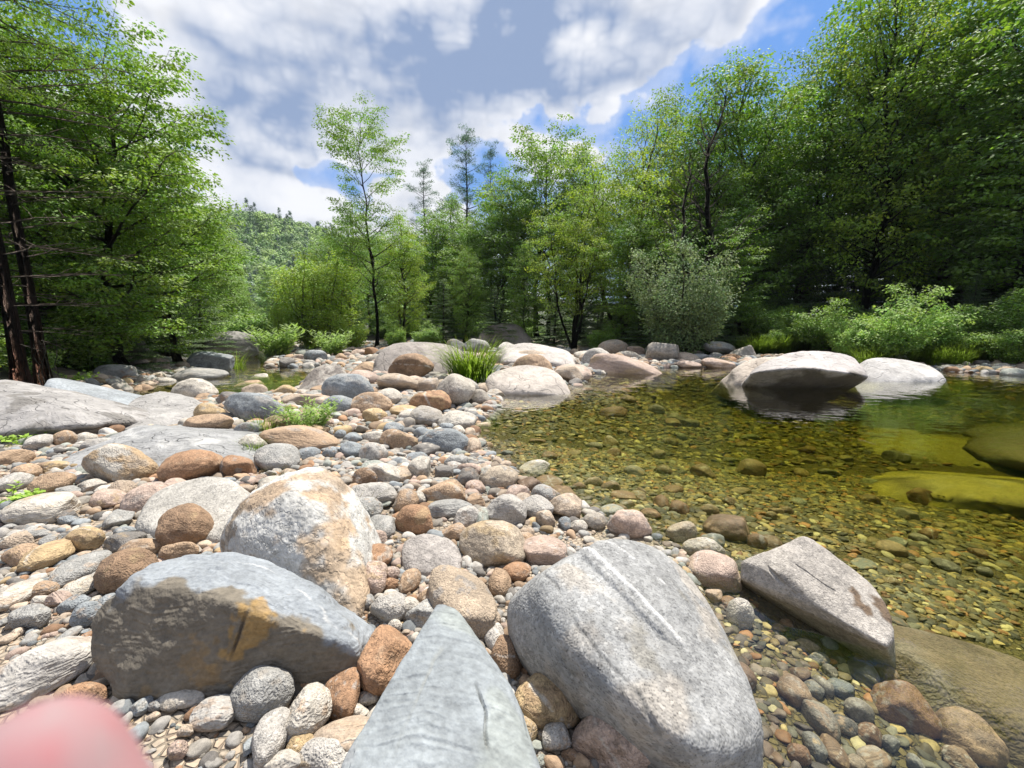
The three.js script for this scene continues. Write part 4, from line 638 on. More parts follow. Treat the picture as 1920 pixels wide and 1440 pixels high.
// names for the loose stones: which tone and form, and which landmark rock they lie next to
{
  const MARK = { ridge: 'the biggest pale ribbed boulder', block: 'the blue-grey block boulder', wedge: 'the grey-green wedge boulder', lichen: 'the white mottled boulder', angular: 'the angular beige boulder', slabrock: 'the flat-topped pool boulder', slabright: 'the white tapering boulder', poolrock: 'the pale domed boulder', longrock: 'the long brown-grey boulder', darkgranite: 'the rough dark boulder', pinkrock: 'the pale pinkish boulder', leftslab: 'the huge left edge boulder', ridgeslab: 'the sloping grey slab', lowslab: 'the long low slab', granite: 'the pale speckled boulder', widegrey: 'the mauve-grey boulder', tanboulder: 'the tan tapered boulder', egg: 'the egg-like round boulder', oval: 'the smooth pale oval stone', pinkfoot: 'the pinkish bottom-edge boulder' };
  const FORMS = { round: 'rounded', flat: 'flat', ang: 'angular', blob: 'lumpy', cone: 'pointed' }, RANK = ['', 'second nearest', 'third nearest', 'fourth nearest', 'fifth nearest', 'sixth nearest', 'seventh nearest', 'eighth nearest'], sets = {};
  for (const s of loose) {
    let best = 1e9, key; for (const k in MARK) { const d = Math.hypot(spots[k].x - s.x, spots[k].z - s.z); if (d < best) { best = d; key = k; } }
    const dx = s.x - spots[key].x, dz = s.z - spots[key].z, side = Math.abs(dx) > Math.abs(dz) ? (dx < 0 ? 'left of' : 'right of') : dz > 0 ? 'in front of' : 'behind';
    s.text = `${STONE[s.tone]} ${FORMS[s.shape]} ${s.sunken ? 'sunken stone' : s.size > .3 ? 'boulder' : 'cobble'} ${side} ${MARK[key]}`; s.d = best; (sets[s.text] ??= []).push(s);
  }
  for (const t in sets) sets[t].sort((a, b) => a.d - b.d).forEach((s, i) => tag(s.m, sets[t].length > 1 ? `${i ? RANK[i] ?? 'far' : 'nearest'} ${t}` : t, s.size > .3 && !s.sunken ? 'boulder' : 'stone', s.sunken ? 'stones on the pool bed' : 'cobbles on the gravel bar'));
}
// pebbles nobody could count
{
  const shapes = [0, 1, 2, 3].map((i) => rock({ radii: [1, [.55, .66, .36, .6][i], [.75, .9, .7, .85][i]], center: new THREE.Vector3(), size: 1, seed: 40 + i, detail: 3, tone: [1, 1, 1], tile: 1.6, ...FORM[['round', 'ang', 'flat', 'ang'][i]] }));
  const bed = thing('pebble_bed', 0, 0, 0); tag(bed, 'countless small pebbles between the cobbles of the gravel bar', 'pebbles', null, 'stuff');
  const sunk = thing('pool_bed_gravel', 0, 0, 0); tag(sunk, 'countless olive and amber pebbles on the clear pool bed', 'gravel', null, 'stuff');
  const dry = [['t', 4], ['w', 5], ['to', 3], ['g', 4], ['gw', 4], ['tp', 3], ['b', 3], ['o', 1.5], ['tg', 3], ['y', 1], ['d', 1.5], ['gg', 2]], wet = [[[.23, .165, .065], 4], [[.12, .095, .045], 4], [[.32, .25, .1], 3], [[.29, .14, .05], 2], [[.075, .068, .04], 4], [[.4, .35, .19], 1.6], [[.17, .16, .11], 3]];
  const pick = (l, r) => { let s = 0; for (const [, w] of l) s += w; r *= s; for (const [v, w] of l) { r -= w; if (r <= 0) return v; } return l[0][0]; };
  const rnd = rngOf(5), list = shapes.map(() => [[], []]), M = new THREE.Matrix4(), Q = new THREE.Quaternion(), E = new THREE.Euler(), col = new THREE.Color();
  const fill = (n, z0, z1, r0, r1, isWet, pow = 2.2) => { for (let k = 0; k < n; k++) {
    const z = -mix(z0, z1, Math.sqrt(rnd())), x = -z * (rnd() * 2.56 - 1.28) + (rnd() < .25 ? (rnd() - .3) * 3 : 0), L = land(x, z), r = mix(r0, r1, rnd() ** pow); if (L.f > .6 || (isWet ? L.w < -.03 : L.w > .06) || !free(x, z, r, .9)) continue;
    const s = Math.floor(rnd() * 4), y = height(x, z) + r * .12 + (isWet ? 0 : r * .1); E.set((rnd() - .5) * .7, rnd() * 6.28, (rnd() - .5) * .7); M.compose(new THREE.Vector3(x, y, z), Q.setFromEuler(E), new THREE.Vector3(r, isWet ? r * .6 : r, r));
    const shade = isWet ? .35 + rnd() * 1.05 : .6 + rnd() * .65, t = isWet ? pick(wet, rnd()) : TONE[pick(dry, rnd())]; if (isWet && L.w < .5 && rnd() < .7 - L.w) { const q = TONE[pick(dry, rnd())]; list[s][1].push([M.clone(), q.map((v, i) => mix(v, [.3, .17, .09][i], .45) * .42 * shade)]); continue; } list[s][isWet ? 1 : 0].push([M.clone(), t.map((v) => v * shade)]);
  } };
  fill(24000, .95, 2.9, .005, .05, false, 3); fill(17000, 2.4, 5.5, .012, .09, false, 2.8); fill(15000, 5, 10, .03, .17, false, 2.6); fill(19000, 9, 22, .05, .32, false); fill(9000, 20, 48, .1, .5, false);
  fill(16000, 1, 3.2, .012, .045, true, 1.8); fill(26000, 2.8, 6.5, .02, .065, true, 2.2); fill(24000, 6, 12, .03, .1, true, 2.2); fill(8000, 11, 19, .06, .18, true, 1.6);
  const pm = [new THREE.MeshStandardMaterial({ roughness: .88, map: rockMat.sandy.map, bumpMap: rockMat.sandy.bumpMap, bumpScale: .002, vertexColors: true }), new THREE.MeshStandardMaterial({ roughness: .7, map: rockMat.sandy.map, vertexColors: true })];
  list.forEach((pair, s) => pair.forEach((a, w) => { const im = new THREE.InstancedMesh(shapes[s], pm[w], a.length); im.name = 'pebbles'; im.userData.kind = 'stuff'; im.castShadow = im.receiveShadow = true; a.forEach(([m, c], i) => { im.setMatrixAt(i, m); im.setColorAt(i, col.setRGB(...c)); }); (w ? sunk : bed).add(im); }));
}
// ---------------------------------------------------------------- trees, shrubs, grass
class Wood {
  constructor() { this.P = []; this.N = []; this.U = []; this.C = []; this.I = []; }
  tube(pts, rad, seg, col) {
    const n = pts.length, b = this.P.length / 3, up = new THREE.Vector3(), X = new THREE.Vector3(), Y = new THREE.Vector3(), T = new THREE.Vector3(); let len = 0;
    for (let i = 0; i < n; i++) {
      T.copy(pts[Math.min(i + 1, n - 1)]).sub(pts[Math.max(i - 1, 0)]).normalize(); up.set(Math.abs(T.y) > .8 ? 1 : 0, Math.abs(T.y) > .8 ? 0 : 1, 0); X.crossVectors(T, up).normalize(); Y.crossVectors(T, X); if (i) len += pts[i].distanceTo(pts[i - 1]);
      for (let j = 0; j <= seg; j++) { const a = j / seg * 6.2832, c = Math.cos(a), s = Math.sin(a), nx = X.x * c + Y.x * s, ny = X.y * c + Y.y * s, nz = X.z * c + Y.z * s, r = rad[i] * (seg > 6 ? 1 + .14 * fbm(nx * 2 + i * .3, nz * 2, pts[i].y * 1.4 + pts[i].x, 3) : 1);
        this.P.push(pts[i].x + nx * r, pts[i].y + ny * r, pts[i].z + nz * r); this.N.push(nx, ny, nz); this.U.push(j / seg * Math.max(1, Math.round(rad[0] * 14)), len * 1.3); const q = col ? col(pts[i], a) : [1, 1, 1]; this.C.push(...q); }
    }
    for (let i = 0; i < n - 1; i++) for (let j = 0; j < seg; j++) { const a = b + i * (seg + 1) + j, d = a + seg + 1; this.I.push(a, d, a + 1, a + 1, d, d + 1); }
  }
  build() { const g = new THREE.BufferGeometry(); g.setAttribute('position', new THREE.Float32BufferAttribute(this.P, 3)); g.setAttribute('normal', new THREE.Float32BufferAttribute(this.N, 3)); g.setAttribute('uv', new THREE.Float32BufferAttribute(this.U, 2)); g.setAttribute('color', new THREE.Float32BufferAttribute(this.C, 3)); g.setIndex(this.I); return g; }
}
class Leaves {
  constructor() { this.P = []; this.N = []; this.C = []; this.I = []; }
  leaf(p, d, n, len, wid, c) { // a folded blade: stalk end, two sides, tip
    const sx = d.y * n.z - d.z * n.y, sy = d.z * n.x - d.x * n.z, sz = d.x * n.y - d.y * n.x, b = this.P.length / 3, m = len * .45, f = wid * .22;
    this.P.push(p.x, p.y, p.z, p.x + d.x * m + sx * wid - n.x * f, p.y + d.y * m + sy * wid - n.y * f, p.z + d.z * m + sz * wid - n.z * f, p.x + d.x * len - n.x * f, p.y + d.y * len - n.y * f, p.z + d.z * len - n.z * f, p.x + d.x * m - sx * wid - n.x * f, p.y + d.y * m - sy * wid - n.y * f, p.z + d.z * m - sz * wid - n.z * f);
    for (let i = 0; i < 4; i++) { this.N.push(n.x, n.y, n.z); this.C.push(c[0], c[1], c[2]); } this.I.push(b, b + 1, b + 2, b, b + 2, b + 3);
  }
  blade(p, az, lean, h, w, c) { // a grass blade bending over
    const b = this.P.length / 3, cx = Math.cos(az), cz = Math.sin(az); for (let i = 0; i < 4; i++) { const t = i / 3, r = lean * t * t * h, y = h * t * (1 - .35 * lean * t), ww = w * (1 - t * .92); this.P.push(p.x + cx * r - cz * ww, p.y + y, p.z + cz * r + cx * ww, p.x + cx * r + cz * ww, p.y + y, p.z + cz * r - cx * ww); for (let q = 0; q < 2; q++) { this.N.push(-cx * .6, .6, -cz * .6); this.C.push(c[0], c[1], c[2]); } }
    for (let i = 0; i < 3; i++) { const a = b + i * 2; this.I.push(a, a + 1, a + 2, a + 1, a + 3, a + 2); }
  }
  get count() { return this.I.length / 3; }
  build() { const g = new THREE.BufferGeometry(); g.setAttribute('position', new THREE.Float32BufferAttribute(this.P, 3)); g.setAttribute('normal', new THREE.Float32BufferAttribute(this.N, 3)); g.setAttribute('color', new THREE.Float32BufferAttribute(this.C, 3)); g.setIndex(this.I); return g; }
}
const V = (x, y, z) => new THREE.Vector3(x, y, z);
function grow(o) {
  const rnd = rngOf(o.seed), trunk = new Wood(), limbs = new Wood(), L = new Leaves(), d = V(), n = V(), p = V();
  const clump = (c, out, size = 1) => {
    const tone = .72 + rnd() * .56, warm = (rnd() - .5) * .3, cnt = Math.round(o.n * (.6 + rnd() * .8)), tx = (rnd() - .5) * .7, tz = (rnd() - .5) * .7;
    for (let i = 0; i < cnt; i++) {
      const a = rnd() * 6.283, r = Math.sqrt(rnd()) * o.cr * size, ox = Math.cos(a) * r, oz = Math.sin(a) * r; p.set(c.x + ox, c.y + (rnd() - .5) * 2 * o.cr * o.flat * size + ox * tx * .5 + oz * tz * .5 - r * r * o.sag, c.z + oz);
      d.set(ox + (rnd() - .5) * .6 * o.cr + out.x * .2, -o.hang * rnd() * o.cr * 1.4 + (rnd() - .5) * .2 * o.cr, oz + (rnd() - .5) * .6 * o.cr + out.z * .2).normalize();
      n.set((rnd() - .5) * 2 * o.tilt + tx * .4, 1, (rnd() - .5) * 2 * o.tilt + tz * .4); n.addScaledVector(d, -n.dot(d)).normalize(); const k = tone * (.75 + rnd() * .5), len = o.leaf * (.65 + rnd() * .6);
      L.leaf(p, d, n, len, len * o.wide, [k * (1 + warm), k, k * (1 - warm * .6)]);
    }
  };
  for (let s = 0; s < (o.stems ?? 1); s++) {
    const az0 = s * 2.4 + rnd(), spread = o.spread ?? 0, H = o.h * (s ? 1 - (o.vary ?? .25) * rnd() : 1), pts = [], rad = []; let wx = 0, wz = 0;
    for (let i = 0; i <= 14; i++) { const t = i / 14; wx += (rnd() - .5) * o.wander * H * .05; wz += (rnd() - .5) * o.wander * H * .05; pts.push(V(Math.cos(az0) * spread * H * t ** .8 + wx + (o.lean ?? 0) * t * H, t * H, Math.sin(az0) * spread * H * t ** .8 + wz)); rad.push(o.tr * (s ? .7 : 1) * (Math.pow(1 - t, .8) * .96 + .04) * (1 + .7 * Math.exp(-t * H / .35))); }
    trunk.tube(pts, rad, 9, o.trunkTone);
    const at = (t) => { const f = clamp(t) * 14, i = Math.min(13, Math.floor(f)); return pts[i].clone().lerp(pts[i + 1], f - i); };
    for (let k = 0; k < o.limbs; k++) {
      const t = mix(o.base, .985, Math.pow((k + rnd()) / o.limbs, o.pow ?? 1)), az = k * 2.4 + rnd() * 1.2 + s, len = o.r * o.prof((t - o.base) / (1 - o.base)) * (.7 + rnd() * .6), rise = mix(o.rise0, o.rise1, t) + (rnd() - .5) * .35, start = at(t), path = [start], pr = [], cx = Math.cos(az), cz = Math.sin(az);
      const bare = o.bare && t < o.bare; if (len < .12) continue; let ja = 0;
      for (let i = 1; i <= 6; i++) { const q = i / 6; ja += (rnd() - .5) * (o.twist ?? .25) * len * .2; path.push(V(start.x + cx * len * q * Math.cos(rise) - cz * ja, start.y + len * q * Math.sin(rise) + o.curl * len * q * q, start.z + cz * len * q * Math.cos(rise) + cx * ja)); }
      const r0 = Math.min(rad[Math.floor(t * 14)] * .55, len * (o.stout ?? .018) + .006); for (let i = 0; i <= 6; i++) pr.push(r0 * (1 - i / 6 * .85)); limbs.tube(path, pr, 4, null);
      const lat = (q) => { const f = clamp(q) * 6, i = Math.min(5, Math.floor(f)); return path[i].clone().lerp(path[i + 1], f - i); };
      if (o.dead && rnd() < o.dead(t)) { for (let b = 0; b < 5; b++) { const q = .3 + b * .15, a = lat(q), sd = b % 2 ? 1 : -1, l2 = len * .35 * (1.1 - q * .6), e = V(a.x + (cx * .7 - cz * sd * .7) * l2, a.y + l2 * (.25 + o.curl), a.z + (cz * .7 + cx * sd * .7) * l2); limbs.tube([a, a.clone().lerp(e, .5).add(V(0, (rnd() - .5) * .1 * l2, 0)), e], [r0 * .4, r0 * .28, r0 * .1], 3, null); } continue; }
      const m = Math.max(2, Math.round(len / o.sub));
      for (let b = 0; b <= m; b++) {
        const q = mix(o.inner ?? .25, 1, b / m), a = lat(q), sd = b % 2 ? 1 : -1, ang = b === m ? 0 : sd * (.6 + rnd() * .5), l2 = b === m ? len * .12 : len * (o.side ?? .42) * (1.15 - q * .75) * (.6 + rnd() * .7), ex = cx * Math.cos(ang) - cz * Math.sin(ang), ez = cz * Math.cos(ang) + cx * Math.sin(ang), e = V(a.x + ex * l2, a.y + l2 * (o.subRise + (rnd() - .5) * .3), a.z + ez * l2);
        if (o.twigs) limbs.tube([a, e], [r0 * .35, r0 * .1], 3, null);
        const c = Math.max(1, Math.round(l2 / o.step)); for (let i = 1; i <= c; i++) if (rnd() < (o.fill ?? 1)) clump(a.clone().lerp(e, i / c), { x: ex * o.cr, z: ez * o.cr }, .75 + rnd() * .5);
      }
    }
  }
  return { h: o.h, trunk: trunk.build(), limbs: limbs.I.length ? limbs.build() : null, leaves: L.count ? L.build() : null, n: L.count };
}
const dome = (t) => Math.pow(Math.sin(Math.PI * clamp(.12 + t * .84)), .7), cone = (t) => Math.max(.06, 1 - t), egg = (t) => Math.pow(Math.max(0, Math.sin(Math.PI * Math.pow(clamp(.04 + t * .95), .75))), .8);
const broad = { wander: .7, twist: .5, curl: .1, flat: .28, sag: .25, hang: .5, tilt: .75, wide: .34, subRise: .12, twigs: true };
const redBark = (p, a) => { const n = fbm(p.x * 3 + Math.cos(a), p.y * 2.2, p.z * 3 + Math.sin(a), 4), w = smooth(2.6, .9, p.y + n * 1.6) * smooth(-.25, .15, n + .1); return [mix(.75, 1.65, w), mix(.7, 1.05, w), mix(.68, .86, w)]; };
const PROTO = {
  maple: grow({ ...broad, seed: 1, h: 11, tr: .16, base: .1, limbs: 44, r: 3.4, prof: dome, rise0: .15, rise1: 1.0, sub: .5, step: .42, n: 48, cr: .42, leaf: .125, side: .55 }),
  maple2: grow({ ...broad, seed: 2, h: 11, tr: .15, base: .07, limbs: 46, r: 3.1, prof: egg, rise0: .25, rise1: 1.1, sub: .46, step: .42, n: 52, cr: .4, leaf: .12, side: .55, flat: .36 }),
  birch: grow({ ...broad, seed: 3, h: 14, tr: .14, base: .1, limbs: 56, r: 2.9, prof: egg, rise0: .5, rise1: 1.15, sub: .5, step: .42, n: 50, cr: .42, leaf: .105, wide: .36, tilt: 1.1, flat: .5, hang: .9, side: .45 }),
  birch2: grow({ ...broad, seed: 4, h: 13, tr: .13, base: .12, limbs: 50, r: 2.8, prof: dome, rise0: .45, rise1: 1.1, sub: .5, step: .45, n: 54, cr: .45, leaf: .105, tilt: 1.0, flat: .45, hang: .8, fill: .92 }),
  slim: grow({ ...broad, seed: 5, h: 18, tr: .13, base: .2, limbs: 40, r: 4.1, prof: (t) => [.55, .95, .62, .5, .85, .75, .45][Math.min(6, Math.floor(t * 7))], rise0: .45, rise1: .9, curl: .12, sub: .62, step: .55, n: 80, cr: .6, leaf: .135, flat: .25, side: .42, inner: .4, fill: .9, lean: .004, wander: .5, stout: .022 }),
  fork: grow({ ...broad, seed: 6, h: 13, tr: .15, stems: 4, spread: .16, base: .25, limbs: 17, r: 2.7, prof: dome, rise0: .5, rise1: 1.0, sub: .5, step: .45, n: 50, cr: .44, leaf: .11, tilt: 1.0, flat: .42, fill: .95, stout: .022 }),
  sapling: grow({ ...broad, seed: 7, h: 5.5, tr: .04, stems: 7, spread: .2, base: .05, limbs: 17, r: .95, prof: egg, rise0: .7, rise1: 1.1, sub: .28, step: .25, n: 30, cr: .26, leaf: .095, wide: .3, tilt: 1.0, flat: .7, side: .4 }),
  hemlock: grow({ ...broad, seed: 8, h: 8, tr: .12, base: .03, limbs: 84, r: 2.4, prof: cone, rise0: .12, rise1: .5, curl: -.18, sub: .24, step: .22, n: 26, cr: .24, leaf: .12, wide: .16, tilt: .35, flat: .14, sag: .5, hang: .8, side: .36, subRise: -.05, wander: .2, twigs: false }),
  pine: grow({ ...broad, seed: 9, h: 22, tr: .2, base: .3, limbs: 84, r: 4.6, prof: (t) => (.25 + .75 * (1 - t)) * (.55 + .45 * Math.sin(t * 46)), rise0: .05, rise1: .5, curl: .12, sub: .5, step: .42, n: 40, cr: .4, leaf: .22, wide: .1, tilt: .9, flat: .4, side: .36, inner: .5, hang: -.5, wander: .15 }),
  spruce: grow({ ...broad, seed: 10, h: 10.5, tr: .135, base: .12, limbs: 70, r: 2.3, prof: (t) => .55 + .5 * Math.sin(t * 3), rise0: -.05, rise1: .3, curl: -.08, sub: .3, step: .26, n: 24, cr: .22, leaf: .1, wide: .12, tilt: .6, flat: .2, side: .32, subRise: -.1, wander: .16, lean: -.045, dead: (t) => t < .5 ? 1 : t < .62 ? .6 : .15, stout: .007, trunkTone: redBark }),
  dead: grow({ ...broad, seed: 11, h: 14, tr: .24, base: .3, limbs: 34, r: 3.0, prof: (t) => .9 - .5 * t, rise0: .6, rise1: 1.0, curl: .1, twist: 1.2, sub: .6, step: .6, n: 40, cr: .4, leaf: .1, fill: .8, dead: (t) => t > .55 ? .96 : .6, stems: 2, spread: .08, stout: .022, wander: 1.2 }),
  snag: grow({ ...broad, seed: 12, h: 6.4, tr: .11, base: .4, limbs: 6, r: .5, prof: () => 1, rise0: .4, rise1: .6, sub: .4, step: .4, n: 5, cr: .2, leaf: .08, dead: () => 1, lean: -.16, wander: 1 }),
  willow: grow({ ...broad, seed: 13, h: 4.6, tr: .05, stems: 12, spread: .42, vary: .6, base: .1, limbs: 22, r: 1.1, prof: egg, rise0: .6, rise1: .9, sub: .26, step: .24, n: 22, cr: .26, leaf: .1, fill: .8, wide: .3, tilt: 1.3, flat: .8, side: .45 }),
  shrub: grow({ ...broad, seed: 14, h: 3, tr: .03, stems: 10, spread: .55, vary: .65, base: .06, limbs: 15, r: .75, prof: egg, rise0: .5, rise1: .8, sub: .24, step: .24, n: 26, cr: .24, leaf: .1, wide: .36, tilt: .8, flat: .5, side: .45 }),
};
console.log('leaf triangles', Object.entries(PROTO).map(([k, p]) => k + ':' + p.n).join(' '));
const barkTex = (a, b) => texture(512, (u, v) => { const w = tfbm(u, v, 5, 101, 3) * .05, r = tile((u + w) * 26, v * 7, 26 * 7, 103), f = tfbm(u, v, 24, 107, 3); return a + r * b + f * b * .8; }, false);
const barkMap = barkTex(.7, .22), barkBump = barkTex(.5, .4), bark = (c) => new THREE.MeshStandardMaterial({ color: new THREE.Color().setRGB(...c), map: barkMap, bumpMap: barkBump, bumpScale: .03, roughness: .95, vertexColors: true });
const BARK = { dark: bark([.2, .165, .135]), brown: bark([.56, .46, .4]), grey: bark([.28, .255, .23]), pale: bark([.42, .38, .33]) };
const leafMat = (c) => new THREE.MeshPhysicalMaterial({ color: new THREE.Color().setRGB(...c), vertexColors: true, roughness: .8, transmission: .55, specularIntensity: .5, thickness: 0, side: THREE.DoubleSide });
const LEAF = [[.185, .32, .027], [.195, .33, .026], [.3, .425, .032], [.07, .15, .065], [.2, .28, .1], [.28, .44, .075], [.085, .15, .03]].map(leafMat);
function plant(name, label, category, group, proto, x, y, z, h, ws, tint, turn, barkKind) {
  const P = PROTO[proto], s = h / P.h, t = thing(name, x, y - .05, z); t.scale.set(s * ws, s, s * ws); t.rotation.y = turn; tag(t, label, category, group);
  mesh(category === 'tree' ? 'trunk' : 'stems', P.trunk, BARK[barkKind], t, category === 'tree' ? undefined : 'stuff'); if (P.limbs) mesh('branches', P.limbs, BARK[barkKind], t, 'stuff'); if (P.leaves) mesh(category === 'tree' ? 'crown' : 'foliage', P.leaves, LEAF[proto === 'hemlock' && tint === 0 ? 6 : tint], t, 'stuff'); return t;
}
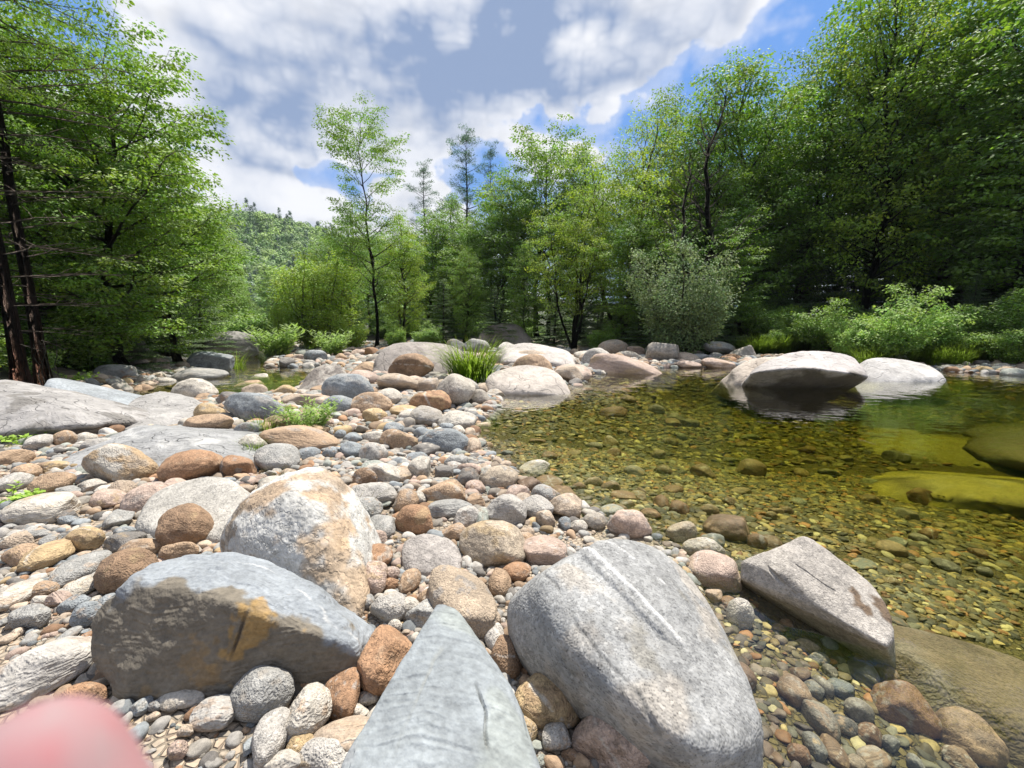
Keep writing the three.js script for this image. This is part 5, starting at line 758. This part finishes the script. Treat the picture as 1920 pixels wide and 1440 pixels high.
const TREES = [[-9.99,0.12,-8.6,"spruce",10.21,1,0,"spruce with reddish bare lower trunk leaning at the left edge"],
[-10.64,0.13,-9.6,"spruce",10.59,0.9,0,"thinner spruce with dead twigs right behind the red-barked trunk"],
[-12.3,0.09,-13.5,"maple",9.54,1.0,1,"tall bright maple with drooping leaf layers, topmost of left bank"],
[-13.67,0.57,-12.5,"maple2",9.18,1.0,1,"leafy maple behind the two spruce trunks on the left bank"],
[-13.74,0.05,-17.5,"maple2",9.53,1.05,1,"rounded maple leaning over the channel right of the tallest left maple"],
[-15.8,0.74,-16,"maple",9.45,1.1,0,"shaded maple deep in the left bank trees"],
[-17.46,0.29,-24,"maple",7.83,0.85,0,"darker maple stepping down toward the hill on the left bank"],
[-14.34,0.92,-11,"maple",7.61,1.1,1,null],
[-20.7,1.15,-14,"maple2",10.16,1.2,0,null],
[-21.17,0.05,-33,"maple2",6.3,0.9,0,"dark round tree at the foot of the far hill, left bank end"],
[-27.59,0.77,-40,"maple",9.42,0.9,0,null],
[-15.38,0.27,-19,"hemlock",4.49,1.1,0,"hemlock with dark sweeping boughs over the shaded left boulders"],
[-13.3,0.2,-14.5,"hemlock",3.98,1.0,0,"low hemlock under the tallest left maple"],
[-15.96,0.11,-22,"hemlock",4.64,1.1,0,"hemlock beside the channel mouth under the left maples"],
[-13.36,0.38,-13.2,"shrub",2.78,1.3,1,"leafy undergrowth bush behind the spruce trunks"],
[-24.21,-0.17,-40,"hemlock",5.38,1.2,0,null],
[-19.23,0.01,-30,"shrub",3.75,1.5,0,"dark bush at the water's edge below the far hill"],
[-10.9,0.15,-34,"slim",17.11,1.0,1,"tall airy lone tree with open crown in the middle distance"],
[-9.81,0.15,-37,"birch",10.89,1.2,2,"bright light-green tree touching the right side of the lone airy tree"],
[-14.68,0.15,-39,"birch2",11.63,1.1,1,"soft green tree just behind the lone airy tree to its left"],
[-15.66,0.15,-33,"sapling",6.98,1.5,2,"bright young sapling thicket on the gravel left of the lone tree"],
[-15.1,0.15,-36,"sapling",7.91,1.4,2,"second bright young sapling thicket between the first and the lone tree"],
[-16.63,0.02,-31,"sapling",3.81,0.9,2,"small fresh-green sapling at the left end of the thicket"],
[-11.46,0.15,-31,"shrub",2.74,0.9,2,"low bright shrub on gravel at the foot of the lone tree"],
[-8.68,0.15,-32,"shrub",2.2,0.8,1,"low grey-green shrub right of the lone tree's foot"],
[-8.69,0.15,-44,"maple2",12.94,1.0,1,null],
[-5.68,0.15,-46,"birch",15.05,1.1,1,null],
[-6.51,1.15,-60,"pine",27.07,1.0,3,"bluish pine with open whorls rising above the centre trees"],
[-12.8,1.15,-64,"pine",24.1,0.9,3,"shorter pine left of the tallest bluish pine"],
[-3.42,1.15,-66,"pine",27.56,0.7,3,"thin distant pine top right of the tallest bluish pine"],
[-0.81,0.15,-44,"birch2",16.46,1.1,1,"rounded green tree right below the bluish pines"],
[2.59,0.15,-42,"maple",18.03,1.0,1,"broad pale-topped tree right of the pines"],
[5.68,0.25,-40,"birch",17.01,1.1,1,null],
[-3.55,0.15,-36,"birch2",7.91,1.1,1,"smaller green tree over the dark shaded boulder, left side"],
[1.08,0.15,-35,"birch",8.35,1.1,1,"smaller green tree over the dark shaded boulder, right side"],
[-5.93,0.15,-37,"hemlock",5.9,1.3,0,null],
[-1.26,0.15,-34,"hemlock",4.72,1.4,0,null],
[3.16,0.15,-32,"hemlock",4.33,1.4,0,null],
[5.91,0.15,-30,"hemlock",3.61,1.3,0,null],
[4.11,0.15,-29,"fork",10.67,1.0,2,"yellow-green tree with dark forked stems left of the dead-topped tree"],
[7.58,0.15,-30,"fork",16.15,1.0,2,"tallest yellow-green tree of the middle right with several dark stems"],
[12.61,1.15,-36,"birch2",18.76,1.1,1,null],
[10.15,0.15,-25,"dead",14.31,1.0,0,"grey dead-topped tree with bare twisted limbs and thick trunk"],
[8.92,0.15,-24,"snag",6.58,1.0,0,"thin leaning broken pale trunk beside the dead-topped tree"],
[16.9,1.15,-32,"maple2",18.19,1.0,1,"round-topped tree against blue sky right of the dead-topped tree"],
[13.99,1.15,-30,"birch",14.0,1.1,1,null],
[22.43,1.15,-37.22,"maple",17.88,1.0,1,"mid-height tree left of the tallest right bank tree"],
[21.46,1.15,-31.78,"birch2",20.59,1.0,1,"airy left half of the tallest tree pair on the right bank"],
[21.73,1.15,-27.7,"birch",20.85,1.1,2,"tallest sunlit tree rising past the top edge on the right bank"],
[27.63,1.15,-30.42,"maple2",22.54,1.1,1,"tall dense tree right of the tallest sunlit tree"],
[27.48,1.15,-27.02,"birch2",18.54,1.1,1,"layered tree with glossy leaves above the bank shrub"],
[27.16,1.15,-23.62,"maple",18.31,1.1,0,"dark big tree at the right picture edge"],
[27.05,1.15,-20.9,"maple2",17.09,1.1,0,null],
[18.49,1.15,-33.82,"hemlock",9.27,1.3,0,"dark hemlock behind the silvery willow, right side"],
[21.53,1.15,-32.46,"hemlock",9.66,1.3,0,"dark hemlock standing over the grassy bank"],
[23.89,1.15,-30.42,"hemlock",9.77,1.4,0,"dark hemlock behind the bank shrub, left one"],
[26.38,1.15,-29.06,"hemlock",10.02,1.5,0,"dark hemlock behind the bank shrub, middle one"],
[28.52,1.15,-27.7,"hemlock",9.88,1.5,0,"dark hemlock behind the bank shrub, right one"],
[29.54,1.15,-25.66,"hemlock",8.6,1.5,0,null],
[29.76,1.15,-23.62,"hemlock",7.14,1.5,0,null],
[11.51,0.34,-26,"maple",7.43,1.2,0,null],
[8.28,0.15,-28,"maple2",8.1,1.2,1,null],
[8.32,0.15,-26,"hemlock",4.56,1.5,0,null],
[11.38,0.23,-25,"hemlock",4.36,1.5,0,null],
[8.65,0.15,-22,"willow",5.56,1.0,4,"silvery grey-green willow bush behind the tan shore boulder"],
[16.44,0.08,-18.6,"shrub",3.18,1.0,5,"bright bank shrub overhanging the pool behind the pale flat boulder"],
[18.43,0.39,-18.8,"shrub",3.22,0.9,5,"taller leafy stems of the bank shrub's right neighbour"],
[18.97,0.35,-17.8,"shrub",1.64,1.1,1,"low shaded bush on the right bank near the picture edge"],
[15.56,0.14,-19.8,"shrub",2.51,0.7,5,"small bush at the left end of the bank shrubs"],
[19.4,0.32,-16.6,"shrub",1.84,1.2,1,null],
[14.12,0.36,-23,"shrub",1.76,0.9,0,null],
[5.65,0.15,-27,"shrub",2.07,1.0,0,null],
[-6.71,0.15,-34,"shrub",2.25,1.2,0,null],
[-4.74,0.15,-42.41,"maple2",11.26,1.25,0,null],
[-1.33,0.15,-42.51,"maple",11.73,1.25,0,null],
[3.3,0.15,-41.24,"maple",13.11,1.25,0,null],
[6.51,0.7,-42.41,"birch2",14.25,1.25,0,null],
[9.36,1.01,-38.84,"birch2",13.17,1.25,0,null],
[13.68,1.15,-37.85,"maple2",13.54,1.25,0,null],
[15.35,1.15,-36.52,"birch2",12.99,1.25,0,null],
[19.81,1.15,-36.59,"maple2",13.53,1.25,0,null],
[20.81,1.15,-34.35,"maple2",14.15,1.25,0,null],
[24.22,1.15,-35.29,"birch",16.27,1.25,1,null],
[26.81,1.15,-33.08,"birch2",15.9,1.25,0,null],
[27.56,1.15,-30.68,"maple2",16.09,1.25,1,null],
[28.96,1.15,-29.91,"birch2",16.09,1.25,1,null],
[33.0,1.15,-31.32,"maple",17.51,1.25,1,null],
[33.38,1.15,-29.66,"maple2",16.27,1.25,0,null],
[31.89,1.15,-26.21,"maple",15.16,1.25,0,null],
[7.78,0.48,-37.58,"hemlock",7.87,1.7,0,null],
[11.27,1.14,-36.64,"hemlock",7.38,1.7,0,null],
[13.26,1.15,-33.47,"hemlock",7.08,1.7,0,null],
[16.71,1.15,-36.96,"hemlock",8.13,1.7,0,null],
[19.43,1.15,-34.44,"hemlock",7.92,1.7,0,null],
[23.12,1.15,-34.98,"hemlock",8.36,1.7,0,null],
[24.79,1.15,-33.37,"hemlock",8.31,1.7,0,null],
[26.96,1.15,-33.68,"hemlock",8.69,1.7,0,null],
[29.36,1.15,-33.13,"hemlock",8.86,1.7,0,null],
[33.11,1.15,-32.63,"hemlock",9.04,1.7,0,null],
[32.93,1.15,-31.18,"hemlock",8.94,1.7,0,null],
[39.02,1.15,-33.83,"hemlock",9.98,1.7,0,null],
[39.46,1.15,-31.56,"hemlock",9.62,1.7,0,null],
[-30.01,1.15,-22,"maple",12.28,1.3,0,null],
[-31.74,1.15,-25,"maple",13.9,1.3,0,null],
[-33.76,1.15,-28,"maple",14.31,1.3,0,null],
[-35.0,1.15,-31,"maple",14.45,1.3,0,null],
[-34.76,1.15,-34,"maple",14.69,1.3,0,null],
[-34.84,1.15,-37,"maple2",14.31,1.3,0,null],
[-34.48,1.15,-40,"maple2",12.73,1.3,0,null],
[-32.72,1.15,-43,"maple",9.69,1.3,0,null],
[-31.65,1.15,-46,"maple2",7.64,1.3,0,null],
[-33.64,1.15,-61.96,"maple",8.51,1.0,1,null],
[-26.79,0.71,-56.82,"birch2",8.21,1.0,0,null],
[-22.82,0.15,-56.97,"maple2",12.82,1.0,1,null],
[-20.51,1.04,-62.48,"maple",12.91,1.0,0,null],
[-14.73,0.24,-57.29,"maple",13.2,1.0,0,null],
[-10.88,0.93,-58.75,"birch2",12.77,1.0,0,null],
[-7.15,1.15,-63.02,"maple",13.32,1.0,1,null]];
const KIND = { maple: 'maple_tree', maple2: 'maple_tree', birch: 'birch_tree', birch2: 'birch_tree', slim: 'airy_tree', fork: 'forked_tree', sapling: 'sapling_thicket', hemlock: 'hemlock_tree', pine: 'pine_tree', spruce: 'spruce_tree', dead: 'dead_topped_tree', snag: 'broken_tree', willow: 'willow_bush', shrub: 'shrub' };
TREES.forEach(([x, y, z, proto, h, ws, tint, label], i) => {
  const rnd = rngOf(60 + i), bush = ['shrub', 'willow', 'sapling'].includes(proto), bank = x < -9 ? 'left bank' : x > 12 ? 'right bank' : 'far middle';
  plant(KIND[proto], label ?? `${proto === 'hemlock' ? 'dark hemlock' : bush ? 'leafy bush' : 'green broadleaf tree'} filling in behind the other trees of the ${bank}`, bush ? 'bush' : 'tree', label ? (bush ? 'bushes along the river' : 'trees along the river') : 'forest behind the ' + bank + ' trees', proto, x, height(x, z), z, h + y - height(x, z) + .05, ws, tint, ['spruce', 'slim', 'snag', 'dead'].includes(proto) ? 0 : rnd() * 6.28, proto === 'dead' || proto === 'birch' ? 'grey' : proto === 'snag' ? 'pale' : proto === 'spruce' ? 'brown' : 'dark');
});
// bleached dead vine hanging at the spruce roots
{
  const rnd = rngOf(21), x = -10.05, z = -9.15, t = thing('dead_vine', x, height(x, z), z); tag(t, 'bleached twisted dead vine at the foot of the spruce trunks', 'vine');
  for (let s = 0; s < 5; s++) { const pts = [], w = new Wood(); let px = (rnd() - .5) * .5, pz = (rnd() - .5) * .3; for (let i = 0; i <= 9; i++) { pts.push(V(px, i * (.12 + s * .012), pz)); px += (rnd() - .5) * .16; pz += (rnd() - .5) * .1; } w.tube(pts, pts.map((_, i) => .016 * (1 - i / 11)), 5, null); mesh('stem', w.build(), BARK.pale, t); }
}
// undergrowth along the edge of the forest
{
  const rnd = rngOf(8), E = CORRIDOR; for (let i = 1; i < E.length - 2; i++) { const [x1, z1] = E[i], [x2, z2] = E[i + 1], L = Math.hypot(x2 - x1, z2 - z1), ox = (z2 - z1) / L, oz = -(x2 - x1) / L, sgn = inside(E, (x1 + x2) / 2 + ox * .5, (z1 + z2) / 2 + oz * .5) > 0 ? -1 : 1;
    for (let d = 0; d < L; d += 1.15) { const q = (d + rnd()) / L, back = Math.round(d / 1.15) % 2, o = back ? 4.5 + rnd() * 4.5 : 1.2 + rnd() * 2.6, x = mix(x1, x2, q) + ox * o * sgn, z = mix(z1, z2, q) + oz * o * sgn; if (z > -7 || Math.abs(x) > -z * 1.5 + 4) continue; plant('undergrowth_bush', `low undergrowth bush in the shade along the ${x < -9 ? 'left bank' : x > 11 ? 'right bank' : 'far'} forest edge`, 'bush', 'undergrowth along the forest edge ' + (x < -9 ? 'left' : x > 11 ? 'right' : 'far'), rnd() < .7 ? 'shrub' : 'hemlock', x, height(x, z), z, (back ? 2 : 1.1) + rnd() * 1.7, 1.3, rnd() < .6 ? 0 : 1, rnd() * 6.28, 'dark'); } }
}
// grass, weeds and vines
const PLANTS = [[-1.161,0.1,-12.134,1.405,1.191,"clump","bright green grass clump between the long boulder and the domed boulder"],
[-2.895,0.139,-5.998,0.796,0.475,"leafy","bright leafy willowherb clump among the cobbles left of centre"],
[-3.401,0.15,-5.76,0.442,0.265,"tuft","grass tuft left of the leafy willowherb clump"],
[-2.973,0.15,-4.778,0.209,0.209,"tuft","small grass tuft right of the long low slab"],
[8.74,0.15,-27.137,1.829,1.694,"leafy","fresh leafy sprout behind the grey-tan shore boulder"],
[10.833,0.156,-24.638,1.662,0.616,"tuft","low grass tuft right of the grey-tan shore boulder"],
[-12.958,-0.192,-19.592,1.374,0.834,"tuft","round grass tuft by the far left channel"],
[-13.308,-0.013,-24.189,1.936,2.117,"leafy","leafy green clump at the left end of the sapling thicket"],
[-13.226,0.339,-13.211,1.16,0.497,"tuft","grass tuft on the bank right of the spruce trunks"],
[-1.215,0.096,-3.15,0.19,0.248,"sedge","drooping dry sedge tuft right of the white mottled boulder"],
[-2.207,0.133,-3.868,0.201,0.171,"sedge","thin sedge tuft behind the white mottled boulder"],
[-9.92,0.15,-23.697,1.481,1.54,"leafy","light green weed clump below the lone airy tree"],
[-13.208,0.146,-28.603,1.571,1.285,"tuft","small grass tuft among gravel below the thicket"],
[-7.398,0.15,-6.157,0.55,0.628,"vine","low leafy vine hanging by the huge left edge boulder"],
[-5.916,0.15,-5.124,0.526,0.329,"vine","leafy vine on stones under the huge left edge boulder"],
[-4.094,0.15,-3.329,0.261,0.217,"vine","small leafy vine at the left edge among cobbles"],
[-11.955,0.342,-10.558,0.93,0.797,"leafy","leafy weeds at the foot of the red-barked spruce"],
[-11.435,0.16,-10.934,0.827,0.551,"vine","creeping weeds on the brown slab by the spruce roots"],
[12.67,0.161,-22.8,1.482,0.932,"clump","BANK"],
[12.938,0.172,-22.715,1.476,1.181,"clump","BANK"],
[13.381,0.224,-22.822,1.483,0.999,"clump","BANK"],
[14.605,0.571,-23.614,1.531,0.808,"clump","BANK"],
[14.347,0.351,-22.699,1.474,1.051,"clump","BANK"],
[15.261,0.735,-23.73,1.537,0.97,"clump","BANK"],
[15.935,0.871,-23.719,1.535,1.008,"clump","BANK"],
[15.532,0.543,-22.482,1.458,0.808,"clump","BANK"],
[16.131,0.768,-22.968,1.488,0.801,"clump","BANK"],
[16.777,0.927,-23.138,1.497,1.228,"clump","BANK"],
[16.717,0.786,-22.435,1.453,1.116,"clump","BANK"],
[17.526,1.034,-23.037,1.49,1.13,"clump","BANK"],
[18.42,1.15,-23.76,1.536,0.923,"clump","BANK"],
[18.113,1.053,-22.568,1.46,1.097,"clump","BANK"],
[19.046,1.15,-23.295,1.506,0.799,"clump","BANK"],
[15.251,-0.004,-17.888,1.346,0.897,"clump","BANK2"],
[16.289,0.026,-17.848,1.342,0.895,"clump","BANK2"],
[17.289,0.054,-17.775,1.337,0.891,"clump","BANK2"],
[18.01,0.102,-17.44,1.311,0.874,"clump","BANK2"],
[19.136,0.366,-17.513,1.317,0.878,"clump","BANK2"],
[19.622,0.434,-17.024,1.28,0.853,"clump","BANK2"]];
const grassMat = [leafMat([.36, .55, .06]), leafMat([.28, .42, .08]), leafMat([.34, .33, .14])];
PLANTS.forEach(([x, y, z, w, h, kind, label], i) => {
  const rnd = rngOf(400 + i), L = new Leaves(), W = new Wood(), p = V(), d = V(), n = V(), name = { clump: 'grass_clump', tuft: 'grass_tuft', sedge: 'sedge_tuft', leafy: 'leafy_weed', vine: 'vine' }[kind], gy = height(x, z);
  const t = thing(name, x, gy, z), bank = label === 'BANK' || label === 'BANK2'; tag(t, label === 'BANK' ? 'grass tuft in the sunny strip on the bank behind the flat-topped boulder' : label === 'BANK2' ? 'grass clump overhanging the pool below the bank shrubs' : label, kind === 'vine' || kind === 'leafy' ? 'weeds' : 'grass', bank ? (label === 'BANK' ? 'grass on the sunny bank' : 'grass below the bank shrubs') : 'grass and weeds among the stones');
  if (kind === 'leafy' || kind === 'vine') {
    const ns = kind === 'vine' ? 12 : 60, ll = kind === 'vine' ? Math.max(.05, h * .18) : h * .2;
    for (let s = 0; s < ns; s++) { const a = rnd() * 6.28, r = w * .5 * Math.sqrt(rnd()), hh = h * (.55 + rnd() * .5), lean = kind === 'vine' ? .9 : .35, pts = []; for (let k = 0; k <= 4; k++) { const q = k / 4; pts.push(V(Math.cos(a) * (r * .5 + lean * hh * q * q + r * .5 * q), hh * q * (1 - (kind === 'vine' ? .4 : .1) * q), Math.sin(a) * (r * .5 + lean * hh * q * q + r * .5 * q))); } W.tube(pts, [1, .8, .6, .4, .2].map((q) => q * Math.max(.003, h * .008)), 3, null);
      for (let k = 2; k < 18; k++) { const f = k / 18 * 4, j = Math.min(3, Math.floor(f)), aa = k * 2.4; p.copy(pts[j]).lerp(pts[j + 1], f - j); d.set(Math.cos(aa), .25 + rnd() * .5, Math.sin(aa)).normalize(); n.set((rnd() - .5), 1, (rnd() - .5)); n.addScaledVector(d, -n.dot(d)).normalize(); const c = .75 + rnd() * .5; L.leaf(p, d, n, ll * (.7 + rnd() * .6), ll * (kind === 'vine' ? .32 : .13), [c, c, c]); } }
    mesh('stems', W.build(), grassMat[0], t, 'stuff');
  } else { const nb = kind === 'clump' ? 520 : kind === 'sedge' ? 70 : 190; for (let b = 0; b < nb; b++) { const a = rnd() * 6.28, r = w * .42 * Math.sqrt(rnd()), c = .7 + rnd() * .6; p.set(Math.cos(a) * r, -.01, Math.sin(a) * r); L.blade(p, a + (rnd() - .5) * 1.6, kind === 'sedge' ? .9 + rnd() * .6 : .25 + rnd() * .7, h * (.6 + rnd() * .75), Math.max(.0025, h * .014, -z * .0007), [c, c, c * (.8 + rnd() * .4)]); } }
  mesh('blades', L.build(), grassMat[kind === 'sedge' ? 2 : kind === 'leafy' ? 1 : 0], t, 'stuff');
});
// the wooded hill far down the valley
{
  const rnd = rngOf(31), L = new Leaves(), K = new Leaves(), d = V(), n = V(), p = V();
  for (let i = 0; i < 260; i++) { const a = rnd() * 6.28, e = Math.acos(rnd() * 1.3 - .3), r = 3.3 * (.8 + rnd() * .3); p.set(Math.sin(e) * Math.cos(a) * r, Math.cos(e) * r * 1.25 + 3, Math.sin(e) * Math.sin(a) * r); n.copy(p).sub(V(0, 3, 0)).normalize().add(V((rnd() - .5), (rnd() - .5), (rnd() - .5))).normalize(); d.set(rnd() - .5, rnd() - .5, rnd() - .5); d.addScaledVector(n, -d.dot(n)).normalize(); const c = .7 + rnd() * .6; L.leaf(p, d, n, .9, .45, [c, c, c]); }
  for (let i = 0; i < 260; i++) { const t = rnd() ** .7, a = rnd() * 6.28, r = 2.4 * (1 - t) * (.5 + rnd() * .6); p.set(Math.cos(a) * r, 1 + t * 12, Math.sin(a) * r); d.set(Math.cos(a), -.3, Math.sin(a)).normalize(); n.set(0, 1, 0).addScaledVector(d, -d.y).normalize(); const c = .7 + rnd() * .5; K.leaf(p, d, n, 1.1, .3, [c, c, c]); }
  const wood = thing('hillside_forest', 0, 0, 0); tag(wood, 'distant forest covering the hill down the valley', 'forest', null, 'stuff');
  const put = (geo, count, cols, seed, size) => { const im = new THREE.InstancedMesh(geo, LEAF_FAR, count), M = new THREE.Matrix4(), r = rngOf(seed), c = new THREE.Color(); for (let i = 0; i < count; i++) { const z = -150 - r() * 330, x = -20 - r() * 480 + (r() - .5) * 40, s = size * (.7 + r() * .7); M.compose(V(x, height(x, z) - 1, z), new THREE.Quaternion().setFromAxisAngle(V(0, 1, 0), r() * 6.28), V(s, s * (.85 + r() * .4), s)); im.setMatrixAt(i, M); const k = cols[Math.floor(r() * cols.length)], v = .8 + r() * .4; im.setColorAt(i, c.setRGB(k[0] * v, k[1] * v, k[2] * v)); } im.name = 'treetops'; im.userData.kind = 'stuff'; im.castShadow = im.receiveShadow = true; wood.add(im); };
  const LEAF_FAR = new THREE.MeshPhysicalMaterial({ vertexColors: true, roughness: .85, transmission: .3, thickness: 0, side: THREE.DoubleSide });
  put(L.build(), 7000, [[.15, .27, .05], [.2, .32, .055], [.13, .24, .05], [.24, .36, .06]], 3, 1.25); put(K.build(), 700, [[.08, .17, .085], [.1, .19, .09]], 4, 1.15);
}
// ---------------------------------------------------------------- fingertip over the edge of the lens
{
  const pts = []; for (let i = 0; i <= 20; i++) { const t = i / 20; pts.push(new THREE.Vector2(t < .4 ? .0088 * Math.sin(t / .4 * Math.PI / 2) ** .8 : .0088 + .0012 * (t - .4), t < .4 ? .0088 * 1.15 * Math.cos(t / .4 * Math.PI / 2) : -(t - .4) * .1)); }
  pts[0].x = 0; const g = new THREE.LatheGeometry(pts, 48), fp = g.attributes.position, fc = []; for (let i = 0; i < fp.count; i++) { const n = fbm(fp.getX(i) * 260, fp.getY(i) * 260, fp.getZ(i) * 260, 3); fc.push(1 + .18 * n, 1 - .35 * n, 1 - .3 * n); } g.setAttribute('color', new THREE.Float32BufferAttribute(fc, 3));
  const m = mesh('finger', g, new THREE.MeshPhysicalMaterial({ color: new THREE.Color().setRGB(.27, .148, .152), roughness: .9, vertexColors: true }));
  m.scale.setScalar(1.12); m.position.set(-.0635, 1.488, -.05); m.rotation.set(-.15, 0, .55); tag(m, 'blurred pink fingertip poking into the lower left corner', 'finger');
}
// summer haze down the valley
scene.fog = new THREE.FogExp2(new THREE.Color(0.78, 0.86, 0.95), 0.00012);
renderer.render(scene, camera);
